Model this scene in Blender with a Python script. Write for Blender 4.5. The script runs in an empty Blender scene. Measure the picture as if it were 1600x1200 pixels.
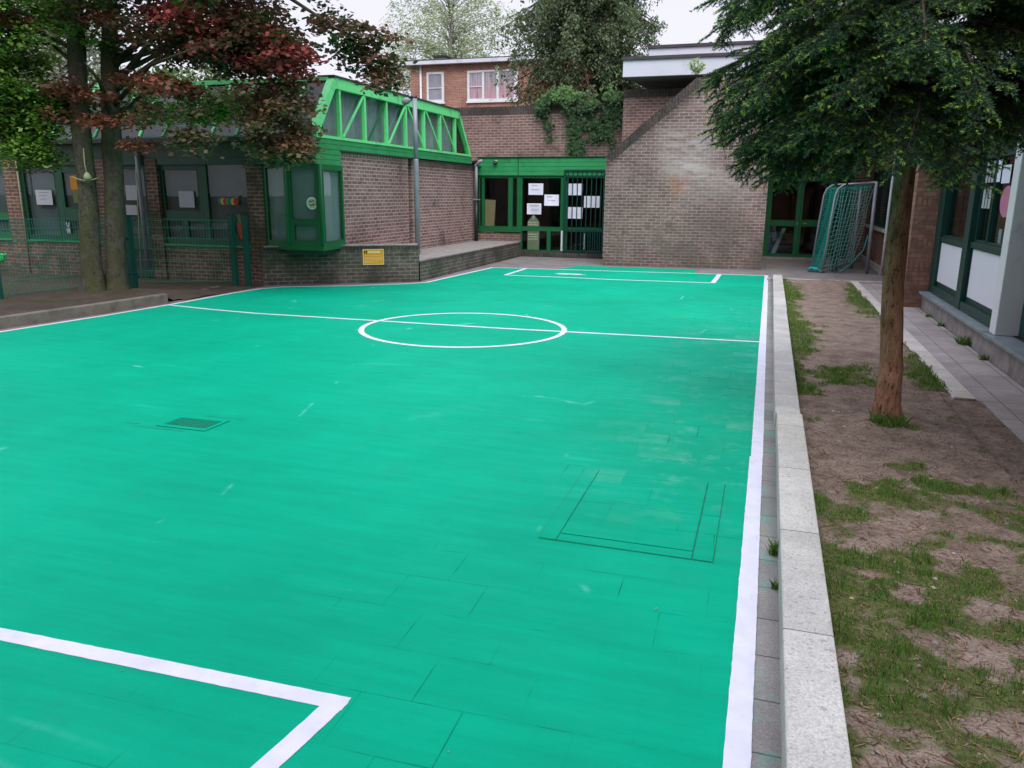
import bpy, math, random
import numpy as np
from mathutils import Vector, Matrix
random.seed(7); R = np.random.default_rng(11)
S = bpy.context.scene; COL = S.collection
rad = math.radians

# ---------------------------------------------------------------- materials
def lin(h, k=1.0):
    h = h.lstrip('#'); o = []
    for i in (0, 2, 4):
        v = int(h[i:i+2], 16)/255
        o.append((v/12.92 if v <= .04045 else ((v+.055)/1.055)**2.4)*k)
    return (*o, 1.0)

class N:
    def __init__(s, name):
        s.m = bpy.data.materials.new(name); s.m.use_nodes = True
        s.t = s.m.node_tree; s.t.nodes.clear()
        s.out = s.t.nodes.new('ShaderNodeOutputMaterial')
    def n(s, typ, **kw):
        nd = s.t.nodes.new('ShaderNode'+typ)
        for k, v in kw.items():
            if k.startswith('i_'):
                key = k[2:].replace('_', ' ')
                nd.inputs[int(key) if key.isdigit() else key].default_value = v
            else: setattr(nd, k, v)
        return nd
    def l(s, a, b): s.t.links.new(a, b)
    def noise(s, vec, scale, detail=3, rough=.55):
        nd = s.n('TexNoise', i_Scale=scale, i_Detail=detail, i_Roughness=rough)
        if vec is not None: s.l(vec, nd.inputs['Vector'])
        return nd.outputs['Fac']
    def ramp(s, fac, stops):
        nd = s.n('ValToRGB'); s.l(fac, nd.inputs['Fac']); e = nd.color_ramp.elements
        while len(e) < len(stops): e.new(.5)
        for el, (p, c) in zip(e, stops):
            el.position = p; el.color = c if len(c) == 4 else (*c, 1)
        return nd.outputs['Color']
    def mix(s, fac, a, b, mode='MIX'):
        nd = s.n('MixRGB', blend_type=mode)
        for i, v in ((0, fac), (1, a), (2, b)):
            if hasattr(v, 'is_output'): s.l(v, nd.inputs[i])
            else: nd.inputs[i].default_value = v
        return nd.outputs['Color']
    def math(s, op, a, b=0.0, c=None):
        nd = s.n('Math', operation=op)
        for i, v in enumerate((a, b) if c is None else (a, b, c)):
            if hasattr(v, 'is_output'): s.l(v, nd.inputs[i])
            else: nd.inputs[i].default_value = v
        return nd.outputs[0]
    def step(s, v, a, b):
        nd = s.n('MapRange', interpolation_type='SMOOTHSTEP'); s.l(v, nd.inputs[0])
        nd.inputs[1].default_value = a; nd.inputs[2].default_value = b
        return nd.outputs[0]
    def pos(s): return s.n('NewGeometry').outputs['Position']
    def uv(s): return s.n('TexCoord').outputs['UV']
    def scale(s, vec, sc, rot=(0, 0, 0), loc=(0, 0, 0)):
        nd = s.n('Mapping'); s.l(vec, nd.inputs[0]); nd.inputs['Scale'].default_value = sc
        nd.inputs['Rotation'].default_value = rot; nd.inputs['Location'].default_value = loc
        return nd.outputs[0]
    def sep(s, vec):
        nd = s.n('SeparateXYZ'); s.l(vec, nd.inputs[0]); return nd.outputs
    def bump(s, h, strength=.3, dist=.01, nrm=None):
        nd = s.n('Bump', i_Strength=strength, i_Distance=dist); s.l(h, nd.inputs['Height'])
        if nrm is not None: s.l(nrm, nd.inputs['Normal'])
        return nd.outputs[0]
    def bsdf(s, col, rough=.7, nrm=None, spec=.5, metal=0.0, **kw):
        nd = s.n('BsdfPrincipled'); nd.inputs['Specular IOR Level'].default_value = spec
        for k, v in (('Base Color', col), ('Roughness', rough), ('Metallic', metal)):
            if hasattr(v, 'is_output'): s.l(v, nd.inputs[k])
            else: nd.inputs[k].default_value = v
        if nrm is not None: s.l(nrm, nd.inputs['Normal'])
        for k, v in kw.items(): nd.inputs[k.replace('_', ' ')].default_value = v
        s.l(nd.outputs[0], s.out.inputs[0]); return nd

M = {}
def plain(name, col, rough=.6, var=.12, scale=6, spec=.4, metal=0.0, bump=.15, dirt=None, dscale=2.0):
    s = N(name); p = s.pos(); f = s.noise(p, scale, 4)
    c0 = tuple(v*(1-var) for v in col[:3]) + (1,); c1 = tuple(min(1, v*(1+var)) for v in col[:3]) + (1,)
    c = s.ramp(f, [(.3, c0), (.7, c1)])
    if dirt is not None:
        c = s.mix(s.math('MULTIPLY', s.step(s.noise(p, dscale, 6, .65), .52, .72), .6), c, dirt)
    s.bsdf(c, rough, s.bump(s.noise(p, scale*12, 3), bump, .004), spec, metal)
    M[name] = s.m; return s.m

def brick(name, a, b, mortar, moss=None, mossamt=.5, stain=None, w=.22, h=.075, bright=1.0, soldier=False):
    s = N(name); uv = s.uv(); p = s.pos()
    if soldier: uv = s.scale(uv, (1, 1, 1), rot=(0, 0, rad(90)))
    bt = s.n('TexBrick', offset=.5, squash=1.0); s.l(uv, bt.inputs['Vector'])
    bt.inputs['Scale'].default_value = 1; bt.inputs['Mortar Size'].default_value = .0105
    bt.inputs['Mortar Smooth'].default_value = .25; bt.inputs['Bias'].default_value = -.1
    bt.inputs['Brick Width'].default_value = w; bt.inputs['Row Height'].default_value = h
    bt.inputs['Color1'].default_value = a; bt.inputs['Color2'].default_value = b; bt.inputs['Mortar'].default_value = mortar
    c = s.mix(1.0, bt.outputs['Color'], (1.35, 1.33, 1.36, 1), 'MULTIPLY')
    big = s.noise(p, .9, 5, .6)
    c = s.mix(.8, c, s.ramp(big, [(.3, (.62, .6, .6)), (.55, (.95, .93, .92)), (.75, (1.2, 1.16, 1.12))]), 'MULTIPLY')
    c = s.mix(.5, c, s.ramp(s.noise(p, 14, 3), [(.3, (.6, .6, .6)), (.7, (1.25, 1.22, 1.2))]), 'MULTIPLY')
    if moss is not None:
        c = s.mix(s.math('MULTIPLY', s.step(s.noise(p, 1.6, 6, .7), .60-.3*mossamt, .72-.15*mossamt), .75), c, moss)
    if stain is not None: c = stain(s, p, c)
    hgt = s.math('ADD', s.math('MULTIPLY', bt.outputs['Fac'], -1.0), s.math('MULTIPLY', s.noise(p, 60, 3), .5))
    s.bsdf(c, .88, s.bump(hgt, .45, .012), .25)
    M[name] = s.m

BA, BB, BM = lin('6f5650'), lin('8d6f66'), lin('a3968d')
brick('brick_hall', lin('66524d'), lin('826a63'), lin('9d928b'), lin('4b4840'), .12)
brick('brick_hall_front', lin('57443b'), lin('6a5246'), lin('83776b'), lin('3a3f2e'), .5)
brick('brick_low', lin('474540'), lin('5b5750'), lin('716e66'), lin('343a31'), .6)
brick('brick_mid', lin('66504a'), lin('7c625b'), lin('8e837c'), lin('4d4540'), .2)
def efflo(s, p, c):
    xyz = s.sep(p)
    def box(x0, x1, z0, z1, sf):
        f = s.math('MULTIPLY', s.step(xyz[0], x0-sf, x0+sf), s.step(xyz[0], x1+sf, x1-sf))
        return s.math('MULTIPLY', f, s.math('MULTIPLY', s.step(xyz[2], z0-sf, z0+sf), s.step(xyz[2], z1+sf, z1-sf)))
    streak = s.step(s.noise(s.scale(p, (1, 1, 4.0)), 2.2, 6, .7), .22, .72)
    f = s.math('MULTIPLY', s.math('ADD', box(-2.7, -1.45, 2.2, 3.3, .30), s.math('MULTIPLY', box(-2.2, -.5, 1.6, 2.5, .3), .55)), streak)
    c = s.mix(s.math('MULTIPLY', f, .72), c, lin('b8b2b1'))
    f2 = s.math('MULTIPLY', box(-2.5, -1.95, 1.75, 2.3, .15), s.step(s.noise(p, 4, 4), .42, .62))
    c = s.mix(s.math('MULTIPLY', f2, .38), c, lin('a06a4c'))
    # black lichen band under the sloping coping and algae near the foot
    e = s.math('SUBTRACT', s.math('ADD', s.math('MULTIPLY', s.math('ADD', xyz[0], 4.05), .822), 2.72), xyz[2])
    f3 = s.math('MULTIPLY', s.step(e, .62, .0), s.step(s.noise(p, 2.5, 5, .7), .30, .55))
    c = s.mix(s.math('MULTIPLY', f3, .75), c, lin('2e2c2b'))
    f4 = s.math('MULTIPLY', s.step(xyz[2], 1.9, .3), s.step(s.noise(s.scale(p, (1, 1, 1)), 1.3, 6, .7), .35, .65))
    c = s.mix(s.math('MULTIPLY', f4, .7), c, lin('4e5147'))
    return c
brick('brick_slope', lin('64544f'), lin('7c6963'), lin('8f8681'), lin('544e47'), .15, efflo)
brick('brick_right', lin('74574a'), lin('8f6c5b'), lin('6b5a50'), lin('4f443d'), .25)
brick('brick_house', lin('84594a'), lin('986f5f'), lin('9c8b80'), None)
brick('soldier_dark', lin('3b3735'), lin('4a4442'), lin('57524e'), lin('35332f'), .6, soldier=True)
brick('soldier_light', lin('735950'), lin('917369'), lin('b5a89e'), None, soldier=True)

plain('green_beam', (.15, .72, .26, 1), .45, .06, 3, bump=.05, dirt=lin('2f8f45'), dscale=3)
plain('green_board', (.024, .27, .088, 1), .5, .12, 4, dirt=(.015, .13, .05, 1), dscale=3)
plain('green_frame', (.008, .125, .042, 1), .4, .1, 4, bump=.05)
plain('green_door', (.008, .11, .035, 1), .45, .12, 4, bump=.05)
plain('green_dark', (.008, .07, .035, 1), .45, .12, 4, bump=.05)
plain('teal_dark', (.004, .040, .032, 1), .42, .12, 5, bump=.05)
plain('fence_wire', (.02, .17, .125, 1), .4, .1, 8)
plain('fence_green', (.006, .085, .062, 1), .4, .1, 8, bump=.05)
plain('roofing', (.035, .04, .038, 1), .8, .3, 3, dirt=lin('4a5340'))
plain('black_plastic', (.02, .021, .024, 1), .4, .1, 8)
plain('grey_pipe', (.24, .25, .28, 1), .45, .1, 4, dirt=lin('5d5c5a'))
plain('galvanised', (.27, .29, .33, 1), .42, .1, 6, metal=.15)
plain('white_paint', (.68, .70, .72, 1), .5, .04, 2, dirt=lin('9a9a96'), dscale=3)
plain('white_fascia', (.60, .62, .70, 1), .5, .03, 1, bump=.03, dirt=lin('a9abae'), dscale=1.2)
plain('soffit', (.20, .22, .20, 1), .7, .12, 2, dirt=lin('4a4f48'))
plain('roof_trim', (.05, .045, .05, 1), .6, .2, 3)
plain('white_panel', (.74, .76, .84, 1), .35, .02, 2, bump=.02)
plain('paper', (.74, .76, .90, 1), .7, .03, 9, bump=.1)
plain('paper_old', (.40, .42, .46, 1), .7, .05, 9)
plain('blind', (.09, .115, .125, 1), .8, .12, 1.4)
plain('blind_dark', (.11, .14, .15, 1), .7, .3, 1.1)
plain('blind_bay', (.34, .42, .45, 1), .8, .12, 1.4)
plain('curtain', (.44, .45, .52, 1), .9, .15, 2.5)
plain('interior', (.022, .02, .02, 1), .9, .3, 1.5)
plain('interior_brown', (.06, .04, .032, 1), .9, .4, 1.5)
plain('olive_cloth', (.10, .085, .02, 1), .9, .2, 4)
plain('cardboard', (.42, .30, .17, 1), .8, .06, 3)
plain('bluestone', (.17, .215, .225, 1), .45, .2, 5, dirt=lin('7c8a8c'), dscale=4)
plain('concrete_rough', (.26, .245, .23, 1), .9, .25, 7, dirt=lin('5e564e'), bump=.5)
plain('kerb_old', (.16, .145, .12, 1), .95, .35, 5, dirt=(.06, .06, .03, 1), dscale=5, bump=.6)
plain('concrete_light', (.42, .41, .38, 1), .85, .15, 6, dirt=lin('77736b'), bump=.4)
plain('yellow_sign', lin('d79a22'), .4, .04, 8)
plain('cream', lin('e6d3a0'), .5, .04, 8)
plain('black_ink', (.015, .013, .012, 1), .5, .05, 8)
plain('orange_sheet', lin('b87c15'), .7, .05, 8)
plain('moss_sheet', lin('5f6c38'), .7, .05, 8)
plain('carrot', lin('a8402a'), .7, .08, 8)
plain('leaf_paint', lin('4a8a3a'), .7, .08, 8)
plain('red_p', lin('a8261c'), .6, .05, 8); plain('yellow_p', lin('c9a93a'), .6, .05, 8)
plain('blue_p', lin('1f5f86'), .6, .05, 8); plain('teal_p', lin('1f7a6a'), .6, .05, 8)
plain('pink_p', lin('b9728c'), .7, .05, 8)
plain('poster_green', lin('5c6e55'), .6, .08, 8); plain('poster_mark', lin('b4bca8'), .6, .05, 8)
plain('toy_green', (.02, .55, .12, 1), .4, .05, 8)
plain('net_teal', (.02, .34, .27, 1), .7, .1, 10)
plain('net_pale', (.22, .46, .40, 1), .7, .1, 10)
plain('net_blue', (.02, .35, .38, 1), .6, .15, 10)
plain('rope', (.30, .34, .20, 1), .9, .1, 20)
plain('house_window', (.25, .26, .30, 1), .15, .15, 2)
s_ = N('house_curtain'); p_ = s_.pos(); s_.bsdf(s_.mix(s_.step(s_.sep(p_)[2], 7.5, 6.3), s_.ramp(s_.noise(s_.scale(p_, (9, 1, .4)), 1.5, 4), [(.35, (.20, .19, .22)), (.65, (.42, .40, .44))]), s_.ramp(s_.noise(s_.scale(p_, (9, 1, .4)), 1.5, 4), [(.35, (.28, .15, .18)), (.65, (.55, .36, .40))])), .25); M['house_curtain'] = s_.m  # light and dark of the curtain folds painted as vertical streaks
plain('tube_slate', (.10, .13, .14, 1), .7, .3, 3)

def glassmat():
    s = N('glass'); fr = s.n('Fresnel', i_IOR=1.5); tr = s.n('BsdfTransparent'); tr.inputs[0].default_value = (.80, .86, .84, 1)
    gl = s.n('BsdfGlossy', i_Roughness=.015); mx = s.n('MixShader')
    bf = s.n('NewGeometry').outputs['Backfacing']; s.l(s.math('MULTIPLY', s.math('MULTIPLY', fr.outputs[0], 1.15), s.math('SUBTRACT', 1.0, bf)), mx.inputs[0]); s.l(tr.outputs[0], mx.inputs[1]); s.l(gl.outputs[0], mx.inputs[2])
    s.l(mx.outputs[0], s.out.inputs[0]); M['glass'] = s.m
    s = N('roof_glass'); p = s.pos()
    s.bsdf(s.ramp(s.noise(p, 3, 5), [(.3, (.012, .02, .02)), (.7, (.05, .065, .06))]), s.ramp(s.noise(p, 6, 4), [(.4, (.08,)*3), (.7, (.25,)*3)]), None, .22)
    M['roof_glass'] = s.m
glassmat()

def courtmat():
    s = N('court_paint'); p = s.pos(); xyz = s.sep(p)
    base = s.ramp(s.noise(p, .55, 5, .6), [(.3, (.000, .305, .172)), (.7, (.000, .385, .226))])
    st = s.noise(s.scale(p, (.6, 5, 1), rot=(0, 0, .05)), 2.2, 6, .65)         # roller strokes
    base = s.mix(.55, base, s.ramp(st, [(.35, (.84, .86, .86)), (.68, (1.12, 1.1, 1.12))]), 'MULTIPLY')
    # thin paint showing slabs near the right side
    side = s.step(xyz[0], -3.2, -.4)
    thin = s.math('MULTIPLY', s.math('MULTIPLY', s.step(xyz[0], -1.5, -.25), s.step(xyz[1], 3.6, 5.2)), s.step(xyz[1], 16, 9))
    bt = s.n('TexBrick', offset=.5); s.l(s.scale(p, (1, 1, 1), rot=(0, 0, rad(-1.5)), loc=(.04, .09, 0)), bt.inputs['Vector'])
    bt.inputs['Scale'].default_value = 1; bt.inputs['Brick Width'].default_value = .40; bt.inputs['Row Height'].default_value = .30
    bt.inputs['Mortar Size'].default_value = .0028; bt.inputs['Mortar Smooth'].default_value = .2
    bt.inputs['Color1'].default_value = (.2, .2, .2, 1); bt.inputs['Color2'].default_value = (.85, .85, .85, 1)
    slabtone = s.math('MULTIPLY', s.math('MULTIPLY', s.step(bt.outputs['Color'], .45, .8), thin), s.step(s.noise(p, 2.0, 5, .7), .42, .62))
    base = s.mix(s.math('MULTIPLY', slabtone, .38), base, (.12, .42, .31, 1))
    base = s.mix(s.math('MULTIPLY', s.math('MULTIPLY', thin, s.step(s.noise(p, 5, 6, .75), .52, .70)), .35), base, (.16, .45, .35, 1))
    seen = s.math('MULTIPLY', s.step(s.noise(p, 1.15, 4, .6), .50, .60), s.math('ADD', s.math('MULTIPLY', side, .95), .03))
    jm = s.math('MULTIPLY', s.math('MULTIPLY', bt.outputs['Fac'], seen), s.math('MULTIPLY', s.step(s.noise(p, 6, 4), .3, .6), .8))
    jm = s.math('MULTIPLY', jm, s.math('LESS_THAN', bt.outputs['Fac'], 1.5))
    base = s.mix(jm, base, (.0, .11, .075, 1))
    # pale scuffs
    v = s.n('TexVoronoi', feature='DISTANCE_TO_EDGE', i_Scale=1.1); s.l(s.mix(.35, s.scale(p, (1, .45, 1)), s.n('TexNoise', i_Scale=1.5).outputs['Color']), v.inputs['Vector'])
    sc = s.math('MULTIPLY', s.step(v.outputs['Distance'], .012, .0), s.step(s.noise(p, 1.7, 3), .60, .68))
    base = s.mix(s.math('MULTIPLY', sc, .32), base, (.25, .75, .62, 1))
    v2 = s.n('TexVoronoi', feature='DISTANCE_TO_EDGE', i_Scale=.7); s.l(s.mix(.2, s.scale(p, (.3, 1.6, 1), rot=(0, 0, .12)), s.n('TexNoise', i_Scale=2.5).outputs['Color']), v2.inputs['Vector'])
    base = s.mix(s.math('MULTIPLY', s.math('MULTIPLY', s.step(v2.outputs['Distance'], .02, .0), s.step(s.noise(p, 1.1, 4), .56, .66)), .16), base, (.10, .58, .42, 1))
    base = s.mix(s.math('MULTIPLY', s.step(s.noise(p, 1.9, 7, .75), .56, .72), .30), base, (.02, .24, .16, 1))
    dots = s.step(s.noise(p, 55, 2, .5), .73, .80)
    base = s.mix(s.math('MULTIPLY', dots, s.math('MULTIPLY', s.step(s.noise(p, .8, 3), .5, .7), .35)), base, (.2, .7, .58, 1))
    h = s.math('ADD', s.math('MULTIPLY', s.noise(p, 90, 4, .7), .6), s.math('MULTIPLY', s.noise(p, 7, 3), .6))
    h = s.math('SUBTRACT', h, s.math('MULTIPLY', bt.outputs['Fac'], s.math('ADD', s.math('MULTIPLY', side, .8), .25)))
    s.bsdf(base, s.ramp(s.noise(p, 3, 4), [(.3, (.55,)*3), (.7, (.7,)*3)]), s.bump(h, .5, .007), .05)
    M['court_paint'] = s.m
    s = N('line_paint'); p = s.pos()
    c = s.ramp(s.noise(p, 8, 5), [(.3, (.58, .60, .70)), (.7, (.68, .70, .80))])
    c = s.mix(s.math('MULTIPLY', s.step(s.noise(p, 22, 6, .75), .56, .70), .55), c, (.35, .55, .5, 1))
    s.bsdf(c, .5, s.bump(s.noise(p, 90, 4, .7), .25, .006), .4); M['line_paint'] = s.m
courtmat()
plain('joint_green', (.002, .17, .11, 1), .8, .4, 9)

def paving(name, a, b, w, h, joint, mort=.004, green=False, rot=0.0, speck=0.0):
    s = N(name); p = s.pos()
    bt = s.n('TexBrick', offset=.5 if rot == 0 else .0); s.l(s.scale(p, (1, 1, 1), rot=(0, 0, rot)), bt.inputs['Vector'])
    bt.inputs['Scale'].default_value = 1; bt.inputs['Brick Width'].default_value = w; bt.inputs['Row Height'].default_value = h
    bt.inputs['Mortar Size'].default_value = mort; bt.inputs['Color1'].default_value = a; bt.inputs['Color2'].default_value = b
    bt.inputs['Mortar'].default_value = joint
    c = s.mix(.75, bt.outputs['Color'], s.ramp(s.noise(p, 2.2, 6, .65), [(.3, (.66, .65, .64)), (.7, (1.2, 1.19, 1.17))]), 'MULTIPLY')
    c = s.mix(.6, c, s.ramp(s.noise(p, 110, 3, .7), [(.35, (.62,)*3), (.65, (1.3,)*3)]), 'MULTIPLY')
    if speck: c = s.mix(s.math('MULTIPLY', s.step(s.noise(p, 45, 3, .6), .60, .66), speck), c, (.06, .065, .06, 1))
    if green:
        c = s.mix(s.math('MULTIPLY', s.step(s.noise(p, 3.5, 5, .7), .50, .68), .45), c, (.05, .36, .27, 1))
    h = s.math('SUBTRACT', s.math('MULTIPLY', s.noise(p, 70, 4, .7), .6), bt.outputs['Fac'])
    s.bsdf(c, .85, s.bump(h, .4, .008), .3); M[name] = s.m
paving('edge_slabs', (.22, .22, .205, 1), (.30, .295, .28, 1), .6, .30, (.07, .09, .075, 1), green=True)
paving('path_slabs', (.30, .28, .265, 1), (.37, .345, .33, 1), .30, .60, (.09, .08, .07, 1), rot=rad(0.01))
paving('kerb_stone', (.43, .44, .41, 1), (.52, .53, .49, 1), 9, .997, (.16, .16, .14, 1), .004, speck=.38)
paving('pale_kerb', (.50, .48, .44, 1), (.58, .56, .52, 1), 9, .997, (.22, .2, .18, 1), .004, speck=.5)
paving('yard_concrete', (.185, .175, .165, 1), (.215, .205, .195, 1), 3.1, 2.9, (.12, .11, .10, 1), .006)

def soilmat():
    s = N('soil'); p = s.pos(); at = s.n('Attribute', attribute_name='grass').outputs['Fac']
    c = s.ramp(s.noise(p, 5, 6, .7), [(.28, (.135, .103, .080)), (.52, (.27, .218, .178)), (.75, (.38, .32, .27))])
    c = s.mix(.75, c, s.ramp(s.noise(s.scale(p, (1, 1.8, 1)), 70, 5, .75), [(.36, (.30, .27, .24)), (.6, (1.3, 1.25, 1.2))]), 'MULTIPLY')
    c = s.mix(s.step(at, .15, .75), c, s.ramp(s.noise(p, 40, 3), [(.3, (.055, .075, .022)), (.7, (.15, .16, .06))]))
    h = s.math('ADD', s.noise(p, 30, 5, .7), s.math('MULTIPLY', s.noise(p, 120, 3, .6), .4))
    s.bsdf(c, .95, s.bump(h, .8, .02), .15); M['soil'] = s.m
    s = N('dark_soil'); p = s.pos()
    c = s.ramp(s.noise(p, 3, 6, .7), [(.3, (.045, .036, .028)), (.55, (.085, .066, .05)), (.75, (.13, .105, .08))])
    c = s.mix(s.step(s.noise(p, 1.5, 5, .7), .5, .64), c, (.05, .055, .022, 1))
    s.bsdf(c, .95, s.bump(s.noise(p, 40, 5, .7), .8, .02), .15); M['dark_soil'] = s.m
soilmat()

def foliage(name, trans=.3, rough=.55, spec=.3):
    s = N(name); a = s.n('Attribute', attribute_name='tint').outputs['Color']
    b = s.n('BsdfPrincipled', i_Roughness=rough); b.inputs['Specular IOR Level'].default_value = spec
    s.l(a, b.inputs['Base Color']); t = s.n('BsdfTranslucent'); s.l(s.mix(1.0, a, (1.1, 1.25, .7, 1), 'MULTIPLY'), t.inputs[0])
    mx = s.n('MixShader', i_Fac=trans); s.l(b.outputs[0], mx.inputs[1]); s.l(t.outputs[0], mx.inputs[2]); s.l(mx.outputs[0], s.out.inputs[0])
    M[name] = s.m
foliage('leaves'); foliage('needles', .12, .6, .25); foliage('grass_blades', .3, .6, .2); foliage('litter', 0, .9, .1)
def barkmat(name, a, b, moss=None, sx=9, sz=2.2, crk=.65):
    s = N(name); p = s.pos(); q = s.scale(p, (sx, sx, sz))
    f = s.noise(q, 1.6, 7, .68); c = s.ramp(f, [(.30, a), (.66, b)])
    c = s.mix(s.math('MULTIPLY', s.step(s.noise(s.scale(p, (sx*2, sx*2, sz*2.5)), 2.6, 5, .7), .60, .50), .0), c, a)
    cr = s.step(s.noise(s.scale(p, (sx*1.9, sx*1.9, sz*2.2)), 3.4, 6, .7), .56, .70)
    c = s.mix(s.math('MULTIPLY', cr, crk), c, tuple(v*.35 for v in a[:3])+(1,))
    if moss: c = s.mix(s.math('MULTIPLY', s.step(s.noise(p, 3.0, 5, .7), .42, .6), .8), c, moss)
    s.bsdf(c, .92, s.bump(s.math('SUBTRACT', f, cr), .9, .02), .15); M[name] = s.m
barkmat('bark_spruce', (.15, .070, .045, 1), (.44, .245, .16, 1), None, 10, 3.2, .8)
barkmat('bark_mossy', (.040, .040, .030, 1), (.115, .11, .085, 1), (.07, .075, .035, 1), 7, 5, .3)
barkmat('bark_pale', (.20, .19, .18, 1), (.40, .38, .36, 1))
barkmat('bark_brown', (.04, .032, .026, 1), (.11, .09, .075, 1))

# ---------------------------------------------------------------- objects
def tag(o, label=None, cat=None, group=None, kind=None):
    if label: o['label'] = label
    if cat: o['category'] = cat
    if group: o['group'] = group
    if kind: o['kind'] = kind
    return o
OFF = {}
def thing(name, loc, label, cat, group=None):
    o = bpy.data.objects.new(name, None); COL.objects.link(o); o.location = loc; o.empty_display_size = .2
    OFF[o.name] = Vector(loc); return tag(o, label, cat, group)

class B:
    """mesh collector in world coordinates, metre UVs by face direction"""
    def __init__(s): s.v = []; s.f = []; s.mi = []; s.mats = []; s.sm = []
    def mid(s, m):
        if m not in s.mats: s.mats.append(m)
        return s.mats.index(m)
    def face(s, pts, m, smooth=False):
        i = len(s.v); s.v += [tuple(p) for p in pts]; s.f.append(tuple(range(i, i+len(pts)))); s.mi.append(s.mid(m)); s.sm.append(smooth)
    def raw(s, vs, fs, m, smooth=False):
        i = len(s.v); s.v += [tuple(p) for p in vs]; k = s.mid(m)
        for f in fs: s.f.append(tuple(a+i for a in f)); s.mi.append(k); s.sm.append(smooth)
    def hexa(s, c, m):
        s.raw(c, [(0, 3, 2, 1), (4, 5, 6, 7), (0, 1, 5, 4), (1, 2, 6, 5), (2, 3, 7, 6), (3, 0, 4, 7)], m)
    def box(s, x0, x1, y0, y1, z0, z1, m):
        s.hexa([(x0, y0, z0), (x1, y0, z0), (x1, y1, z0), (x0, y1, z0), (x0, y0, z1), (x1, y0, z1), (x1, y1, z1), (x0, y1, z1)], m)
    def prism(s, poly, z0, z1, m):
        n = len(poly); z1 = z1 if isinstance(z1, (list, tuple)) else [z1]*n
        s.raw([(x, y, z0) for x, y in poly]+[(poly[i][0], poly[i][1], z1[i]) for i in range(n)],
              [tuple(range(n-1, -1, -1)), tuple(range(n, 2*n))]+[(i, (i+1) % n, (i+1) % n+n, i+n) for i in range(n)], m)
    def tube(s, pts, r, m, n=8, cap=True):
        pts = [Vector(p) for p in pts]; k = len(pts); rs = r if isinstance(r, (list, tuple)) else [r]*k
        vs = []; up = None
        for i, p in enumerate(pts):
            d = (pts[min(i+1, k-1)]-pts[max(i-1, 0)]).normalized()
            if up is None: up = d.orthogonal().normalized()
            up = (up-d*up.dot(d)).normalized(); w = d.cross(up)
            for j in range(n):
                a = 2*math.pi*j/n; vs.append(p+(up*math.cos(a)+w*math.sin(a))*rs[i])
        fs = [(i*n+j, i*n+(j+1) % n, (i+1)*n+(j+1) % n, (i+1)*n+j) for i in range(k-1) for j in range(n)]
        if cap: fs += [tuple(range(n-1, -1, -1)), tuple((k-1)*n+j for j in range(n))]
        s.raw(vs, fs, m, True)
    def bar(s, a, b, w, d, m, nrm):
        a, b, nrm = Vector(a), Vector(b), Vector(nrm).normalized(); t = (b-a).normalized(); q = t.cross(nrm).normalized()
        c = [];
        for p in (a, b):
            for (i, j) in ((-1, -1), (1, -1), (1, 1), (-1, 1)): c.append(p+q*i*w/2+nrm*j*d/2)
        s.hexa(c, m)
    def build(s, name, parent=None, bevel=0, label=None, seg=1):
        me = bpy.data.meshes.new(name); root = parent; off = Vector((0, 0, 0))
        while root is not None:
            off += root.location; root = root.parent
        if parent is None: pass
        me.from_pydata([(x-off.x, y-off.y, z-off.z) for x, y, z in s.v], [], s.f)
        for m in s.mats: me.materials.append(M[m])
        me.polygons.foreach_set('material_index', s.mi); me.polygons.foreach_set('use_smooth', s.sm)
        uv = me.uv_layers.new(name='UVMap').data; 
        for p in me.polygons:
            n = p.normal
            if abs(n.z) > .85: t, b_ = Vector((1, 0, 0)), Vector((0, 1, 0))
            else:
                t = Vector((-n.y, n.x, 0)).normalized(); b_ = Vector((0, 0, 1))
                if t.dot(Vector((1, .3, 0))) < 0: t = -t
            for li in p.loop_indices:
                v = me.vertices[me.loops[li].vertex_index].co+off
                uv[li].uv = (v.dot(t), v.dot(b_))
        me.update(); o = bpy.data.objects.new(name, me); COL.objects.link(o)
        if parent is not None: o.parent = parent
        if bevel:
            md = o.modifiers.new('bevel', 'BEVEL'); md.width = bevel; md.segments = seg; md.limit_method = 'ANGLE'
        if label: o['label'] = label
        return o

class W:
    """wall frame: u along the wall, z up, n outwards"""
    def __init__(s, o, u, n): s.o = Vector(o); s.u = Vector(u).normalized(); s.n = Vector(n).normalized()
    def P(s, u, z, n=0): q = s.o+s.u*u+s.n*n; return (q.x, q.y, q.z+z)
    def box(s, b, u0, u1, z0, z1, n0, n1, m):
        c = [s.P(u0, z0, n0), s.P(u1, z0, n0), s.P(u1, z0, n1), s.P(u0, z0, n1), s.P(u0, z1, n0), s.P(u1, z1, n0), s.P(u1, z1, n1), s.P(u0, z1, n1)]
        if s.u.cross(s.n).z < 0: c = [c[3], c[2], c[1], c[0], c[7], c[6], c[5], c[4]]
        b.hexa(c, m)
    def ring(s, b, u0, u1, z0, z1, w, n0, n1, m):
        s.box(b, u0, u0+w, z0, z1, n0, n1, m); s.box(b, u1-w, u1, z0, z1, n0, n1, m)
        s.box(b, u0+w, u1-w, z1-w, z1, n0, n1, m); s.box(b, u0+w, u1-w, z0, z0+w, n0, n1, m)
def one(name, parent, fn, bevel=0, label=None):
    b = B(); fn(b); return b.build(name, parent, bevel, label)

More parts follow.
